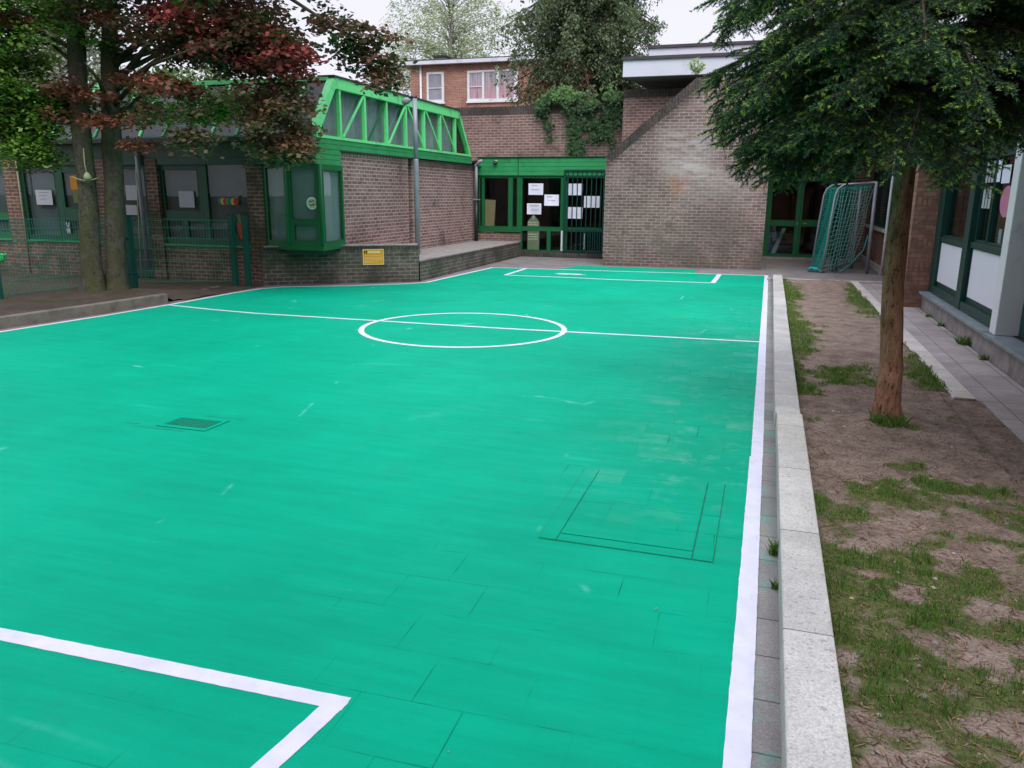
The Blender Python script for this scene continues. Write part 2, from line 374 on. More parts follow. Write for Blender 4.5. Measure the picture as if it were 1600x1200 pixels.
def filled(w, u0, u1, z0, z1, panes, n0, n1, mat, parent, name='window', pn=None, lab=None, glass='glass', back=None):
    """a solid frame with rectangular holes; panes (u0,u1,z0,z1[,backing]) become sub-parts"""
    us = sorted({u0, u1, *[p[0] for p in panes], *[p[1] for p in panes]}); zs = sorted({z0, z1, *[p[2] for p in panes], *[p[3] for p in panes]})
    b = B()
    for i in range(len(us)-1):
        k = 0
        while k < len(zs)-1:
            def hole(kk):
                cu = (us[i]+us[i+1])/2; cz = (zs[kk]+zs[kk+1])/2
                return any(p[0] < cu < p[1] and p[2] < cz < p[3] for p in panes)
            if hole(k): k += 1; continue
            j = k
            while j+1 < len(zs)-1 and not hole(j+1): j += 1
            w.box(b, us[i], us[i+1], zs[k], zs[j+1], n0, n1, mat); k = j+1
    for p in panes:      # slim bead round each pane
        w.ring(b, p[0]-.012, p[1]+.012, p[2]-.012, p[3]+.012, .014, n1, n1+.006, mat)
    o = b.build(name, parent, .004, lab); mid = (n0+n1)/2
    for p in panes:
        one('pane', o, lambda bb: w.box(bb, p[0]+.001, p[1]-.001, p[2]+.001, p[3]-.001, mid-.003, mid+.003, glass))
        bk = p[4] if len(p) > 4 else back
        if bk: one('blind', o, lambda bb: w.box(bb, p[0]-.01, p[1]+.01, p[2]-.01, p[3]+.01, n0-.05, n0-.035, bk))
    return o
def boards(b, w, u0, u1, z0, z1, n0, n1, k, mat, back='green_dark'):
    w.box(b, u0+.002, u1-.002, z0+.004, z1-.004, n0, n1-.012, back); h = (z1-z0)/k
    for i in range(k): w.box(b, u0, u1, z0+i*h+.004, z0+(i+1)*h-.004, n0+.002, n1, mat)

# ---------------------------------------------------------------- ground and court
def vnoise(x, y, sc, seed):
    r = np.random.default_rng(seed); G = r.random((512, 512)); X = np.asarray(x)*sc+97.3; Y = np.asarray(y)*sc+61.7
    xi = np.floor(X).astype(int); yi = np.floor(Y).astype(int); fx = X-xi; fy = Y-yi; fx = fx*fx*(3-2*fx); fy = fy*fy*(3-2*fy)
    g = lambda a, b: G[a % 512, b % 512]
    return (g(xi, yi)*(1-fx)+g(xi+1, yi)*fx)*(1-fy)+(g(xi, yi+1)*(1-fx)+g(xi+1, yi+1)*fx)*fy
def fbm(x, y, sc, seed, o=4): return sum(vnoise(x, y, sc*2**i, seed+i)*.5**(i+1) for i in range(o))/(1-.5**o)

b = B(); b.face([(-300, -200, -.06), (300, -200, -.06), (300, 400, -.06), (-300, 400, -.06)], 'dark_soil'); tag(b.build('ground'), kind='structure')
b = B(); b.prism([(-30, -14), (12, -14), (12, 27), (-30, 27)], -.05, -.006, 'yard_concrete'); tag(b.build('yard'), kind='structure')

LEFT = [(-9.75, -8), (-9.55, 2), (-9.42, 7.6), (-9.25, 9.2), (-9.19, 10.4), (-9.2, 12.0), (-9.14, 12.78), (-8.9, 13.2), (-7.83, 13.84), (-6.95, 14.55), (-6.66, 14.95), (-6.62, 16), (-6.5, 18.6)]
court = LEFT + [(0, 19.15), (.02, 19.15), (.05, -8)]
b = B(); b.prism(court, -.03, .002, 'court_paint')
CT = tag(b.build('court'), kind='structure')
b = B(); b.prism([(-4.86, 18.72), (-1.55, 18.98), (-1.62, 20.05), (-4.6, 19.98)][::1], -.02, .0, 'court_paint'); b.build('goal_area_paint', CT)
def strip(b, pts, w, z, mat='line_paint', seed=1, jit=.004, closed=False):
    P = []; 
    for i in range(len(pts)-1):
        a, c = np.array(pts[i], float), np.array(pts[i+1], float); n = max(1, int(np.linalg.norm(c-a)/.035))
        P += [a+(c-a)*t/n for t in range(n)]
    P.append(np.array(pts[-1], float)); P = np.array(P); rs = np.random.default_rng(seed); k = len(P)
    wob = lambda: rs.normal(0, jit*.35, k)+np.convolve(rs.normal(0, jit*1.2, k+40), np.ones(31)/14, 'same')[20:-20]*.8
    T = np.gradient(P, axis=0) if not closed else np.roll(P, -1, 0)-np.roll(P, 1, 0)
    T /= np.linalg.norm(T, axis=1)[:, None]; Nn = np.stack([-T[:, 1], T[:, 0]], 1)
    L = P+Nn*(w/2+wob())[:, None]; Rr = P-Nn*(w/2+wob())[:, None]
    if closed: L[-1] = L[0]; Rr[-1] = Rr[0]
    vs = [(x, y, z) for x, y in L]+[(x, y, z) for x, y in Rr]
    b.raw(vs, [(k+i, k+i+1, i+1, i) for i in range(k-1)], mat)
b = B()
strip(b, [(x+.04, y) for x, y in LEFT]+[(-6.46, 18.63)], .075, .0036, seed=2); strip(b, [(-6.5, 18.62), (-3, 18.88), (.085, 19.14)], .085, .0046, seed=3)
strip(b, [(.042, 19.1), (.045, 9), (.05, 5.55)], .082, .0036, seed=4, jit=.0022); strip(b, [(.044, 5.56), (.04, 2.3), (.04, -8)], .086, .0046, seed=5, jit=.0022)
b.build('boundary_line', CT)
b = B(); strip(b, [(-9.17, 10.38), (-8.2, 10.2), (-7.28, 10.09), (-3.3, 10.10), (0, 10.26)], .07, .0046, seed=6); b.build('halfway_line', CT)
b = B(); strip(b, [(-3.86+1.375*math.cos(t*math.pi/60), 9.93+1.375*math.sin(t*math.pi/60)) for t in range(121)], .075, .0056, seed=7, jit=.0022, closed=True); b.build('centre_circle', CT)
b = B(); strip(b, [(-6.5, 2.30), (-2.95, 2.15), (-1.315, 2.195)], .078, .0036, seed=8, jit=.0022); strip(b, [(-1.352, 2.205), (-1.43, 1.6), (-1.55, -1)], .082, .0046, seed=9, jit=.0022)
b.build('penalty_line', CT)
b = B(); strip(b, [(-5.60, 16.98), (-3.9, 17.0), (-3.2, 16.93), (-1.0, 17.08)], .08, .0036, seed=10); strip(b, [(-1.02, 17.05), (-1.0, 18.98)], .1, .0056, seed=11); strip(b, [(-5.58, 16.98), (-5.6, 18.66)], .09, .0056, seed=12)
b.build('penalty_line', CT)
def blob(b, cx, cy, rx, ry, z, m, seed, n=40):
    rs = random.Random(seed); ph = [rs.random()*6.28 for _ in range(4)]
    P = [(cx+rx*(1+.18*math.sin(3*t+ph[0])+.12*math.sin(5*t+ph[1])+.1*math.sin(9*t+ph[2]))*math.cos(t), cy+ry*(1+.18*math.sin(4*t+ph[3])+.12*math.sin(7*t+ph[0]))*math.sin(t), z) for t in [i*2*math.pi/n for i in range(n)]]
    b.face(P, m)
# worn slabs strip, kerbs
b = B(); b.prism([(.045, -8), (.2, -8), (.2, 18.3), (.045, 18.3)], -.03, -.002, 'edge_slabs'); tag(b.build('slab_strip'), kind='structure')
b = B()
for (y0, y1, x0) in ((-6, 6.35, .178), (6.36, 12.4, .166), (12.41, 18.02, .172)): b.box(x0, x0+.19, y0, y1, -.04, .14 if y0 < 6 else .137, 'kerb_stone')
tag(b.build('kerb', bevel=.009, seg=2), kind='structure')
b = B(); b.box(1.70, 1.885, 7.72, 18.02, -.04, .055, 'pale_kerb'); tag(b.build('path_kerb', bevel=.008, seg=2), kind='structure')
b = B(); b.box(.06, 2.62, 18.06, 18.2, -.04, .05, 'concrete_light'); tag(b.build('edging'), kind='structure')
b = B(); b.prism([(1.886, 4.9), (2.46, 4.9), (2.46, 14.38), (2.62, 14.38), (2.62, 18.05), (1.886, 18.05)], -.05, .016, 'path_slabs'); tag(b.build('path'), kind='structure')
# left bed kerb
b = B(); KL = [(-9.9, -6), (-9.72, 3), (-9.6, 7.7), (-9.42, 9.2), (-9.33, 10.6)]
for i in range(len(KL)-1):
    (x0, y0), (x1, y1) = KL[i], KL[i+1]
    b.hexa([(x0-.13, y0, -.05), (x0, y0, -.05), (x1, y1, -.05), (x1-.13, y1, -.05), (x0-.13, y0, .15), (x0, y0, .15), (x1, y1, .15), (x1-.13, y1, .15)], 'kerb_old')
tag(b.build('bed_kerb', bevel=.01), kind='structure')
# left bed soil
def grid(name, X, Y, zf, mat, attr=None, parent=None, keep=None):
    xx, yy = np.meshgrid(X, Y); zz = zf(xx, yy); nx, ny = len(X), len(Y)
    V = np.stack([xx, yy, zz], -1).reshape(-1, 3); idx = np.arange(nx*ny).reshape(ny, nx)
    F = np.stack([idx[:-1, :-1], idx[:-1, 1:], idx[1:, 1:], idx[1:, :-1]], -1).reshape(-1, 4)
    if keep is not None:
        c = V[F].mean(1); F = F[keep(c[:, 0], c[:, 1])]
    me = bpy.data.meshes.new(name); me.from_pydata(V.tolist(), [], F.tolist()); me.materials.append(M[mat])
    me.polygons.foreach_set('use_smooth', [True]*len(F))
    if attr is not None:
        a = me.attributes.new('grass', 'FLOAT', 'POINT'); a.data.foreach_set('value', attr(xx, yy).reshape(-1).astype(np.float32))
    o = bpy.data.objects.new(name, me); COL.objects.link(o); return o
BEY = [-6, 3, 7.7, 9.2, 10.6, 10.8, 11.6, 13.4]; BEX = [-9.92, -9.74, -9.62, -9.44, -9.35, -9.35, -9.16, -9.16]
def lz(x, y):
    edge = np.clip((12.4-y)/1.6, 0, 1); ex = np.interp(y, BEY, BEX); z = .01+.125*edge*(3-2*edge)*edge+.03*(fbm(x, y, 2.2, 5)-.5)*np.clip((-9.3-x)*2, 0, 1)
    w = np.clip((y-10.55)/.25, 0, 1); return z*(1-w)+w*(-.008+z*np.clip((ex+.04-x)/.55, 0, 1))
def lkeep(x, y):
    ex = np.interp(y, BEY, BEX); return (x < ex-.04) & (y < 13.46)
tag(grid('planting_bed', np.arange(-24, -9.2, .1), np.arange(-6, 13.6, .05), lz, 'dark_soil', keep=lkeep), kind='structure')

# right bed: trodden soil with grass
ELL = [(.78, 4.9, .36, .22), (1.22, 5.2, .24, .14), (.96, 5.5, .11, .10), (1.62, 4.75, .25, .2), (.50, 4.4, .17, .33), (1.16, 4.35, .2, .10), (.66, 3.95, .3, .17),
       (1.6, 4.2, .3, .16), (.47, 6.5, .07, .10), (1.03, 6.42, .17, .07), (.95, 3.45, .25, .13), (1.5, 3.3, .28, .13), (1.55, 6.0, .0, .0), (.78, 8.35, .3, .42), (1.7, 5.05, .1, .1),
       (1.1, 2.9, .3, .10), (.8, 2.5, .16, .2), (1.35, 2.55, .2, .1), (.62, 3.0, .22, .5)]
def gmask(x, y):
    x = np.asarray(x, float); y = np.asarray(y, float); n = fbm(x, y, 3.2, 21, 4)-.5; n2 = fbm(x, y, 9, 31, 3)-.5
    g = np.full(x.shape, -1.0)
    for cx, cy, rx, ry in ELL:
        if rx > 0: g = np.maximum(g, 1.0-((x-cx)/rx)**2*.55-((y-cy)/ry)**2*.55)
    wl = np.where(y > 7.35, .30+.10*np.sin(y*1.3), np.where(y > 4.75, -.3, .20+.05*np.sin(y*4)))
    g = np.maximum(g, (wl-(x-.36))*7)
    wr = np.where(y > 7.9, .20+.12*np.sin(y*.9+1), -.4); g = np.maximum(g, (wr-(1.70-x))*7)
    g = np.maximum(g, np.where(y < 4.3, .10+1.6*n, -1))
    return g+n*2.6+n2*2.6
def rz(x, y):
    z = .055+.035*(fbm(x, y, 2.0, 41)-.5)+.02*(fbm(x, y, 14, 43, 3)-.5)
    z = z+.05*np.exp(-((x-1.0)**2+(y-6.58)**2)/.12)
    z = np.where((x > 1.62) & (y < 7.8), z*.6+.0, z)
    z = np.where(x > 2.2, z*.5-.0, z); return z
def rkeep(x, y): return ((x < 1.72) & (y < 18.07)) | ((y < 7.75) & (x < 1.92)) | ((y < 4.95) & (x < 2.5)) | ((y < 6.4) & (x < 1.93))
tag(grid('garden_bed', np.arange(.35, 2.5, .025), np.arange(-3, 18.1, .03), rz, 'soil', lambda x, y: np.clip(gmask(x, y), 0, 1), keep=rkeep), kind='structure')

def polysoup(name, V, tint, mat, parent=None, vper=3):
    """V (n,vper,3) world coords; tint (n,3)"""
    n = len(V); me = bpy.data.meshes.new(name); off = np.zeros(3); r = parent
    while r is not None: off += np.array(r.location); r = r.parent
    me.vertices.add(n*vper); me.vertices.foreach_set('co', (V.reshape(-1, 3)-off).astype(np.float32).ravel())
    me.loops.add(n*vper); me.loops.foreach_set('vertex_index', np.arange(n*vper, dtype=np.int32))
    me.polygons.add(n); me.polygons.foreach_set('loop_start', np.arange(0, n*vper, vper, dtype=np.int32))
    me.update(calc_edges=True)
    a = me.color_attributes.new('tint', 'FLOAT_COLOR', 'POINT'); c = np.ones((n, vper, 4), np.float32); c[:, :, :3] = tint[:, None, :]
    a.data.foreach_set('color', c.ravel()); me.materials.append(M[mat])
    o = bpy.data.objects.new(name, me); COL.objects.link(o)
    if parent is not None: o.parent = parent
    return o
def unit(v): return v/np.maximum(np.linalg.norm(v, axis=-1, keepdims=True), 1e-9)
def blades(cx, cy, cz, hgt, wid, col, lean=.55):
    n = len(cx); a = R.random(n)*2*math.pi; u = np.stack([np.cos(a), np.sin(a), np.zeros(n)], 1)*wid[:, None]/2
    c = np.stack([cx, cy, cz], 1); l = R.random(n)*2*math.pi; k = hgt*lean*R.random(n)
    tip = c+np.stack([np.cos(l)*k, np.sin(l)*k, hgt], 1); midp = c+np.stack([np.cos(l)*k*.3, np.sin(l)*k*.3, hgt*.55], 1)
    return np.stack([c-u, c+u, midp+u*.75, tip, midp-u*.75], 1)
def grasscol(n):
    t = R.random((n, 1)); c = np.array([.055, .15, .025])*(1-t)+np.array([.20, .38, .085])*t
    dry = R.random(n) < .13; c[dry] = np.array([.26, .2, .09])*(.7+.5*R.random((dry.sum(), 1))); return c
allv = []
for (y0, y1, dens, hh, ww) in ((1.6, 3.2, 24000, .030, .0036), (3.2, 5.8, 17000, .032, .0046), (5.8, 9, 10000, .034, .0065), (9, 18, 2600, .036, .010), (-2, 1.6, 1500, .03, .008)):
    n = int((y1-y0)*1.4*dens); x = .36+R.random(n)*1.5; y = y0+R.random(n)*(y1-y0); g = gmask(x, y)
    k = (R.random(n) < np.clip(g*.75+.06, 0, .9)*np.clip(fbm(x, y, 16, 91, 2)*2.6-.55, .12, 1)) & rkeep(x, y); x, y, g = x[k], y[k], g[k]; n = len(x)
    allv.append(blades(x, y, rz(x, y)-.003, hh*.8*(.35+1.3*R.random(n)**1.3)*np.clip(fbm(x, y, 7, 55, 2)*1.9, .6, 1.5)*np.clip(.5+g*.5, .5, 1.15), np.full(n, ww), None))
V = np.concatenate(allv); tag(polysoup('grass', V, grasscol(len(V)), 'grass_blades', vper=5), kind='stuff')
# litter: dry needles, chips, pebbles
n = 9000; x = .37+R.random(n)*1.5; y = 1.7+R.random(n)**1.4*8; k = rkeep(x, y); x, y = x[k], y[k]; n = len(x); a = R.random(n)*6.28
L = (.008+.02*R.random(n))[:, None]; d = np.stack([np.cos(a), np.sin(a), .1*R.normal(size=n)], 1)*L; w = np.stack([-np.sin(a), np.cos(a), np.zeros(n)], 1)*(.0012+.0016*R.random(n))[:, None]
c = np.stack([x, y, rz(x, y)+.004], 1); t = R.random((n, 1)); col = np.array([.05, .03, .02])*(1-t)+np.array([.28, .19, .12])*t
tag(polysoup('needle_litter', np.stack([c-d-w, c-d+w, c+d+w, c+d-w], 1), col, 'litter', vper=4), kind='stuff')
b = B(); rs = random.Random(4)
for i in range(260):
    x, y = rs.uniform(.4, 1.85), 1.8+rs.random()**1.3*7; r = rs.choice((.004, .006, .008, .012)); z = float(rz(np.array(x), np.array(y)))
    vs = [(x+r*math.cos(t)*rs.uniform(.7, 1.3), y+r*math.sin(t)*rs.uniform(.7, 1.3), z+.001) for t in (0, 1.25, 2.5, 3.8, 5)]; top = (x, y, z+r*.9)
    b.raw(vs+[top], [(i_, (i_+1) % 5, 5) for i_ in range(5)], rs.choice(('concrete_light', 'concrete_rough', 'cardboard', 'concrete_rough')))
tag(b.build('pebbles'), kind='stuff')
n = 30; x = -6+5.95*R.random(n); y = 2+14*R.random(n)**1.4; a = R.random(n)*6.28; L = (.004+.006*R.random(n))[:, None]
d = np.stack([np.cos(a), np.sin(a), .25*R.normal(size=n)], 1)*L; w = np.stack([-np.sin(a), np.cos(a), .2*R.normal(size=n)], 1)*L*.45; c = np.stack([x, y, np.full(n, .007)], 1); t_ = R.random((n, 1))
tag(polysoup('leaf_litter', np.stack([c-d, c+w, c+d, c-w], 1), np.array([.10, .06, .03])*(1-t_)+np.array([.35, .30, .2])*t_, 'litter', vper=4), kind='stuff')
def tuft(name, x, y, z, n, r, h, label, cat='weed', wid=.006, group=None):
    th = R.random(n)*6.28; rr = r*np.sqrt(R.random(n)); xx = x+rr*np.cos(th); yy = y+rr*np.sin(th)
    V = blades(xx, yy, np.full(n, z), h*(.5+.7*R.random(n)), np.full(n, wid), None, .9)-np.array([x, y, z])
    o = polysoup(name, V, grasscol(n)*.9, 'grass_blades', vper=5); o.location = (x, y, z); tag(o, label, cat, group); return o
tuft('grass_tuft', .165, 3.98, -.002, 90, .03, .085, 'small grass tuft growing in the joint between the grey slabs and the pale kerb', wid=.004)
tuft('grass_tuft', .165, 3.6, -.002, 40, .018, .05, 'tiny grass sprig beside the kerb, nearest the camera of the two in that joint', wid=.004)
tuft('grass_tuft', 1.0, 6.47, .095, 420, .13, .075, 'dark green tuft of grass growing round the foot of the spruce trunk')
for (x, y, s_, lb) in ((2.435, 13.3, .8, 'dry yellowish weed at the wall foot, farthest along the paved path'), (2.43, 10.9, 1.5, 'leafy light green weed under the bluestone window sill'), (2.44, 12.4, .9, 'small dry weed under the sill near the brick pier'), (2.43, 9.9, .9, 'low weed by the foot of the white column')):
    tuft('weed', x, y, .0, int(70*s_), .05*s_, .08*s_, lb, wid=.014)

# drain and inspection cover in the court
t = thing('drain_grate', (-4.23, 4.95, .002), 'small slotted drain grate painted green with the court', 'drain')
b = B(); b.box(-4.43, -4.02, 4.83, 5.08, .0025, .004, 'black_ink'); b.build('dark_plate', t)  # black plate paints the darkness of the hole below the bars
b = B(); b.box(-4.46, -4.0, 5.055, 5.10, .003, .009, 'court_paint'); b.box(-4.46, -4.0, 4.80, 4.845, .003, .009, 'court_paint'); b.box(-4.46, -4.425, 4.845, 5.055, .003, .009, 'court_paint'); b.box(-4.035, -4.0, 4.845, 5.055, .003, .009, 'court_paint'); b.build('frame', t)
b = B()
for i in range(11): x = -4.425+.0355*(i+.5); b.box(x-.007, x+.007, 4.846, 5.054, .0042, .0085, 'court_paint')
b.build('bars', t)
for (x0, x1, y, w) in ((-4.62, -4.15, 4.745, .006), (-4.3, -3.9, 5.16, .005), (-4.75, -4.62, 4.80, .012), (-3.98, -3.85, 5.2, .004)):
    b = B(); strip(b, [(x0, y), (x1, y+.01)], w, .0035, 'joint_green', seed=int(x0*-99), jit=.002); b.build('joint', t)
t = thing('inspection_cover', (-.6, 4.35, .002), 'large rectangular inspection cover painted over with green court paint', 'manhole cover')
b = B(); b.box(-1.05, -.13, 3.77, 4.93, .0022, .0030, 'joint_green') if 'joint_green' in M else b.box(-1.05, -.13, 3.77, 4.93, .0022, .0030, 'joint_green'); b.build('joint', t)
b = B(); b.box(-1.045, -.95, 3.775, 4.925, .003, .008, 'court_paint'); b.box(-.235, -.135, 3.775, 4.37, .003, .008, 'court_paint'); b.box(-.235, -.135, 4.376, 4.925, .003, .0085, 'court_paint')
b.box(-.946, -.241, 3.775, 3.86, .003, .008, 'court_paint'); b.box(-.946, -.241, 4.86, 4.925, .003, .008, 'court_paint'); b.build('frame', t, .002)
b = B(); b.box(-.945, -.242, 3.868, 4.355, .003, .009, 'court_paint'); b.build('panel', t, .002)
b = B(); b.box(-.945, -.242, 4.36, 4.855, .003, .0085, 'court_paint'); b.build('panel', t, .002)
b = B(); blob(b, -4.3, 17.75, .34, .12, .0042, 'line_paint', 3); o = b.build('paint_splash', CT)

# ---------------------------------------------------------------- hall (left wing)
GX = -8.15
H = thing('school_hall', (-14, 16.5, 0), 'brick hall with slanted green-framed glass roof behind the two mossy trunks', 'building')
FY = W((0, 13.55, 0), (1, 0, 0), (0, -1, 0)); SX = W((GX, 0, 0), (0, 1, 0), (1, 0, 0))
one('dark_interior', H, lambda b: (b.prism([(-26, 13.85), (-9.3, 13.85), (-8.6, 14.7), (-8.45, 21.5), (-26, 21.5)], 0, 2.74, 'interior')))  # solid near-black block standing in for the unlit room behind the panes
# gable brick wall (two panels with a dark groove)
one('wall', H, lambda b: (SX.box(b, 14.32, 17.56, 0, 2.50, -.30, -.05, 'brick_hall'), SX.box(b, 14.32, 17.56, 2.50, 2.57, -.30, -.05, 'soldier_light')))
one('wall', H, lambda b: (SX.box(b, 17.86, 22.42, 0, 2.47, -.32, -.09, 'brick_hall'), SX.box(b, 17.86, 22.42, 2.47, 2.545, -.32, -.09, 'soldier_light')))
one('wall_recess', H, lambda b: SX.box(b, 17.55, 17.87, 0, 2.6, -.35, -.22, 'soldier_dark'))  # dark brick puts the shade of the groove into its colour
one('flashing', H, lambda b: (SX.box(b, 14.28, 17.6, 2.572, 2.592, -.08, .035, 'roofing'), SX.box(b, 17.6, 22.45, 2.548, 2.566, -.1, .02, 'roofing')))
# front: piers, low brick, boards, eave
for (x0, x1) in ((-15.92, -15.55), (-13.4, -13.08), (-12.13, -11.85), (-9.74, -9.38)):
    one('pier', H, lambda b: FY.box(b, x0, x1, 0, 2.42, -.25, .08, 'brick_hall_front'))
for (x0, x1) in ((-26, -15.92), (-15.55, -13.4), (-11.85, -9.74)):
    one('wall', H, lambda b: FY.box(b, x0, x1, 0, .70, -.2, .03, 'brick_hall_front'))
one('header', H, lambda b: boards(b, FY, -26, -9.3, 2.30, 2.74, -.2, .06, 3, 'green_dark'))  # darker green puts the shade under the eave into the board colour
one('fascia', H, lambda b: (boards(b, W((0, 13.40, 0), (1, 0, 0), (0, -1, 0)), -9.6, GX, 2.30, 2.74, -.04, .02, 4, 'green_dark')))  # shade below the gutter put into the colour by this darker green
one('fascia', H, lambda b: (boards(b, SX, 13.385, 14.3, 2.30, 2.785, -.06, .03, 5, 'green_board'), boards(b, SX, 14.301, 21.62, 2.594, 2.785, -.04, .03, 2, 'green_board')))
one('soffit', H, lambda b: b.box(-26, GX-.08, 13.42, 14.6, 2.745, 2.76, 'green_dark'))
one('soffit', H, lambda b: b.box(-9.6, GX-.07, 13.44, 14.7, 2.305, 2.32, 'green_dark'))
one('gutter', H, lambda b: (b.box(-26, GX-.04, 13.27, 13.40, 2.72, 2.80, 'black_plastic'), b.tube([(GX-.09, 13.335, 2.74), (GX+.02, 13.335, 2.74)], .05, 'grey_pipe', 12)))
for x in (-15.45, -12.25): one('downpipe', H, lambda b: b.tube([(x, 13.42, .25), (x, 13.42, 2.7)], .045 if x > -14 else .018, 'grey_pipe' if x > -14 else 'rope', 10))
# windows of the front
filled(FY, -18.2, -15.92, .70, 2.30, [(-18.0, -16.95, .85, 2.2), (-16.8, -16.02, 1.3, 2.2), (-16.8, -16.02, .86, 1.15)], -.06, .0, 'green_frame', H, back='blind_dark')
filled(FY, -15.55, -13.4, .70, 2.30, [(-15.44, -14.6, .84, 2.22), (-14.38, -13.55, 1.43, 2.16), (-14.43, -13.6, .87, 1.16)], -.06, .0, 'green_dark', H, back='blind_dark')
filled(FY, -11.85, -9.74, .70, 2.35, [(-11.77, -10.94, 1.41, 2.2), (-11.76, -11.40, .87, 1.2), (-11.26, -10.86, .87, 1.2), (-10.72, -9.78, .83, 2.31)], -.06, .0, 'green_dark', H, back='blind_dark')
for x0, x1 in ((-15.54, -13.41), (-11.84, -9.75), (-18.2, -15.93)): one('window_sill', H, lambda b: FY.box(b, x0, x1, .70, .735, .0, .07, 'green_board'))
filled(FY, -13.08, -12.13, .02, 2.30, [(-12.95, -12.25, .82, 2.22), (-12.95, -12.25, .2, .62)], -.06, -.01, 'green_dark', H, name='door', back='blind_dark')
# bay window at the chamfered corner
BP = [(-9.38, 13.50), (-8.79, 13.36), (-8.06, 13.40), (-8.10, 14.32)]
bay = one('bay_window', H, lambda b: (b.prism([BP[0], BP[1], BP[2], BP[3], (-8.3, 14.4), (-9.3, 13.7)], .70, .80, 'green_frame'), b.prism([(-9.25, 13.56), (-8.78, 13.46), (-8.16, 13.5), (-8.2, 14.3), (-9.2, 13.75)], .62, .70, 'green_dark'),
      b.prism([BP[0], BP[1], BP[2], BP[3], (-8.3, 14.4), (-9.3, 13.7)], 2.28, 2.303, 'green_frame'),
      [b.tube([(BP[i][0], BP[i][1], .8), (BP[i][0], BP[i][1], 2.29)], .035, 'green_frame', 8) for i in (1, 2)]), .003)
def facet(a, c, panes, bk):
    a = Vector((*a, 0)); c = Vector((*c, 0)); u = (c-a); L = u.length; n = Vector((u.y, -u.x, 0)); w = W(a, u, n)
    bb = B(); us = sorted({0, L, *[p[0]*L for p in panes], *[p[1]*L for p in panes]}); zs = sorted({.8, 2.28, *[p[2] for p in panes], *[p[3] for p in panes]})
    for i in range(len(us)-1):
        for k in range(len(zs)-1):
            cu, cz = (us[i]+us[i+1])/2, (zs[k]+zs[k+1])/2
            if not any(p[0]*L < cu < p[1]*L and p[2] < cz < p[3] for p in panes): w.box(bb, us[i], us[i+1], zs[k], zs[k+1], -.05, .0, 'green_frame')
    for p in panes:
        w.ring(bb, p[0]*L-.012, p[1]*L+.012, p[2]-.012, p[3]+.012, .014, .0, .008, 'green_frame')
    bb.build('frame', bay)
    for p in panes:
        one('pane', bay, lambda q: w.box(q, p[0]*L, p[1]*L, p[2], p[3], -.03, -.024, 'glass')); one('blind', bay, lambda q: w.box(q, p[0]*L-.01, p[1]*L+.01, p[2]-.01, p[3]+.01, -.09, -.075, bk))
    return w, L
facet(BP[0], BP[1], [(.12, .93, .87, 2.24)], 'blind_bay'); wc, Lc = facet(BP[1], BP[2], [(.13, .86, 1.29, 2.24), (.18, .84, .89, 1.18)], 'blind_bay')
facet(BP[2], BP[3], [(.12, .92, .87, 2.2)], 'blind_bay')
t = thing('window_sticker', (wc.P(.8*Lc, 1.6)[0], 13.35, 1.6), 'round white sticker with a small green and red drawing on the bay window', 'sticker')
b = B(); c0 = Vector(wc.P(.72*Lc, 1.585, -.018)); 
def disc(b, c, u, r, n, m, k=28, thick=.003, z=1.0):
    vs = [];
    for nn in (0, thick): vs += [c+u*r*math.cos(a)+Vector((0, 0, r*z*math.sin(a)))+n*nn for a in [i*2*math.pi/k for i in range(k)]]
    b.raw(vs, [tuple(range(k, 2*k))[::1], tuple(range(k-1, -1, -1))]+[(i, (i+1) % k, (i+1) % k+k, i+k) for i in range(k)], m)
disc(b, c0, wc.u, .115, wc.n, 'paper'); disc(b, c0+wc.n*.003, wc.u, .09, wc.n, 'poster_mark'); b.build('disc', t)
b = B()
for (du, dz, r, m) in ((-.03, .035, .03, 'leaf_paint'), (.02, .045, .025, 'leaf_paint'), (.03, -.02, .03, 'carrot'), (-.02, -.03, .028, 'leaf_paint'), (0, 0, .022, 'cream')): disc(b, c0+wc.n*.006+wc.u*du+Vector((0, 0, dz)), wc.u, r, wc.n, m, 12, z=.6)
b.build('drawing', t)

# glazed truss gable and sloping front
zb, zt = 2.80, 3.73
one('top_beam', H, lambda b: (b.hexa([SX.P(14.18, 3.73, -.10), SX.P(20.66, 3.73, -.10), SX.P(20.66, 3.73, .03), SX.P(14.18, 3.73, .03), SX.P(14.2, 3.93, -.10), SX.P(20.6, 3.93, -.10), SX.P(20.6, 3.93, .03), SX.P(14.2, 3.93, .03)], 'green_beam')))
one('capping', H, lambda b: SX.box(b, 14.12, 20.7, 3.932, 3.965, -.3, .06, 'roofing'))
one('bottom_rail', H, lambda b: SX.box(b, 13.42, 21.52, 2.787, 2.84, -.10, .05, 'green_beam'))
one('end_beam', H, lambda b: b.bar(SX.P(13.43, 2.86, -.03), SX.P(14.2, 3.86, -.03), .16, .14, 'green_beam', (1, 0, 0)))
one('end_beam', H, lambda b: b.bar(SX.P(21.50, 2.84, -.03), SX.P(20.66, 3.88, -.03), .085, .12, 'green_beam', (1, 0, 0)))
for y in (14.40, 15.42, 16.42, 17.41, 18.44, 19.45, 20.47):
    one('truss_post', H, lambda b: SX.box(b, y-.035, y+.035, 2.84, 3.73, -.08, .01, 'green_beam'))
for i, (a, c, up) in enumerate(((14.46, 15.36, 1), (15.5, 16.36, 1), (16.48, 17.35, 1), (17.47, 18.38, 0), (18.5, 19.39, 0), (19.51, 20.42, 0))):
    one('truss_brace', H, lambda b: b.bar(SX.P(a, 2.85 if up else 3.72, .012), SX.P(c, 3.72 if up else 2.85, .012), .042, .03, 'green_frame' if i == 1 else 'green_beam', (1, 0, 0)))
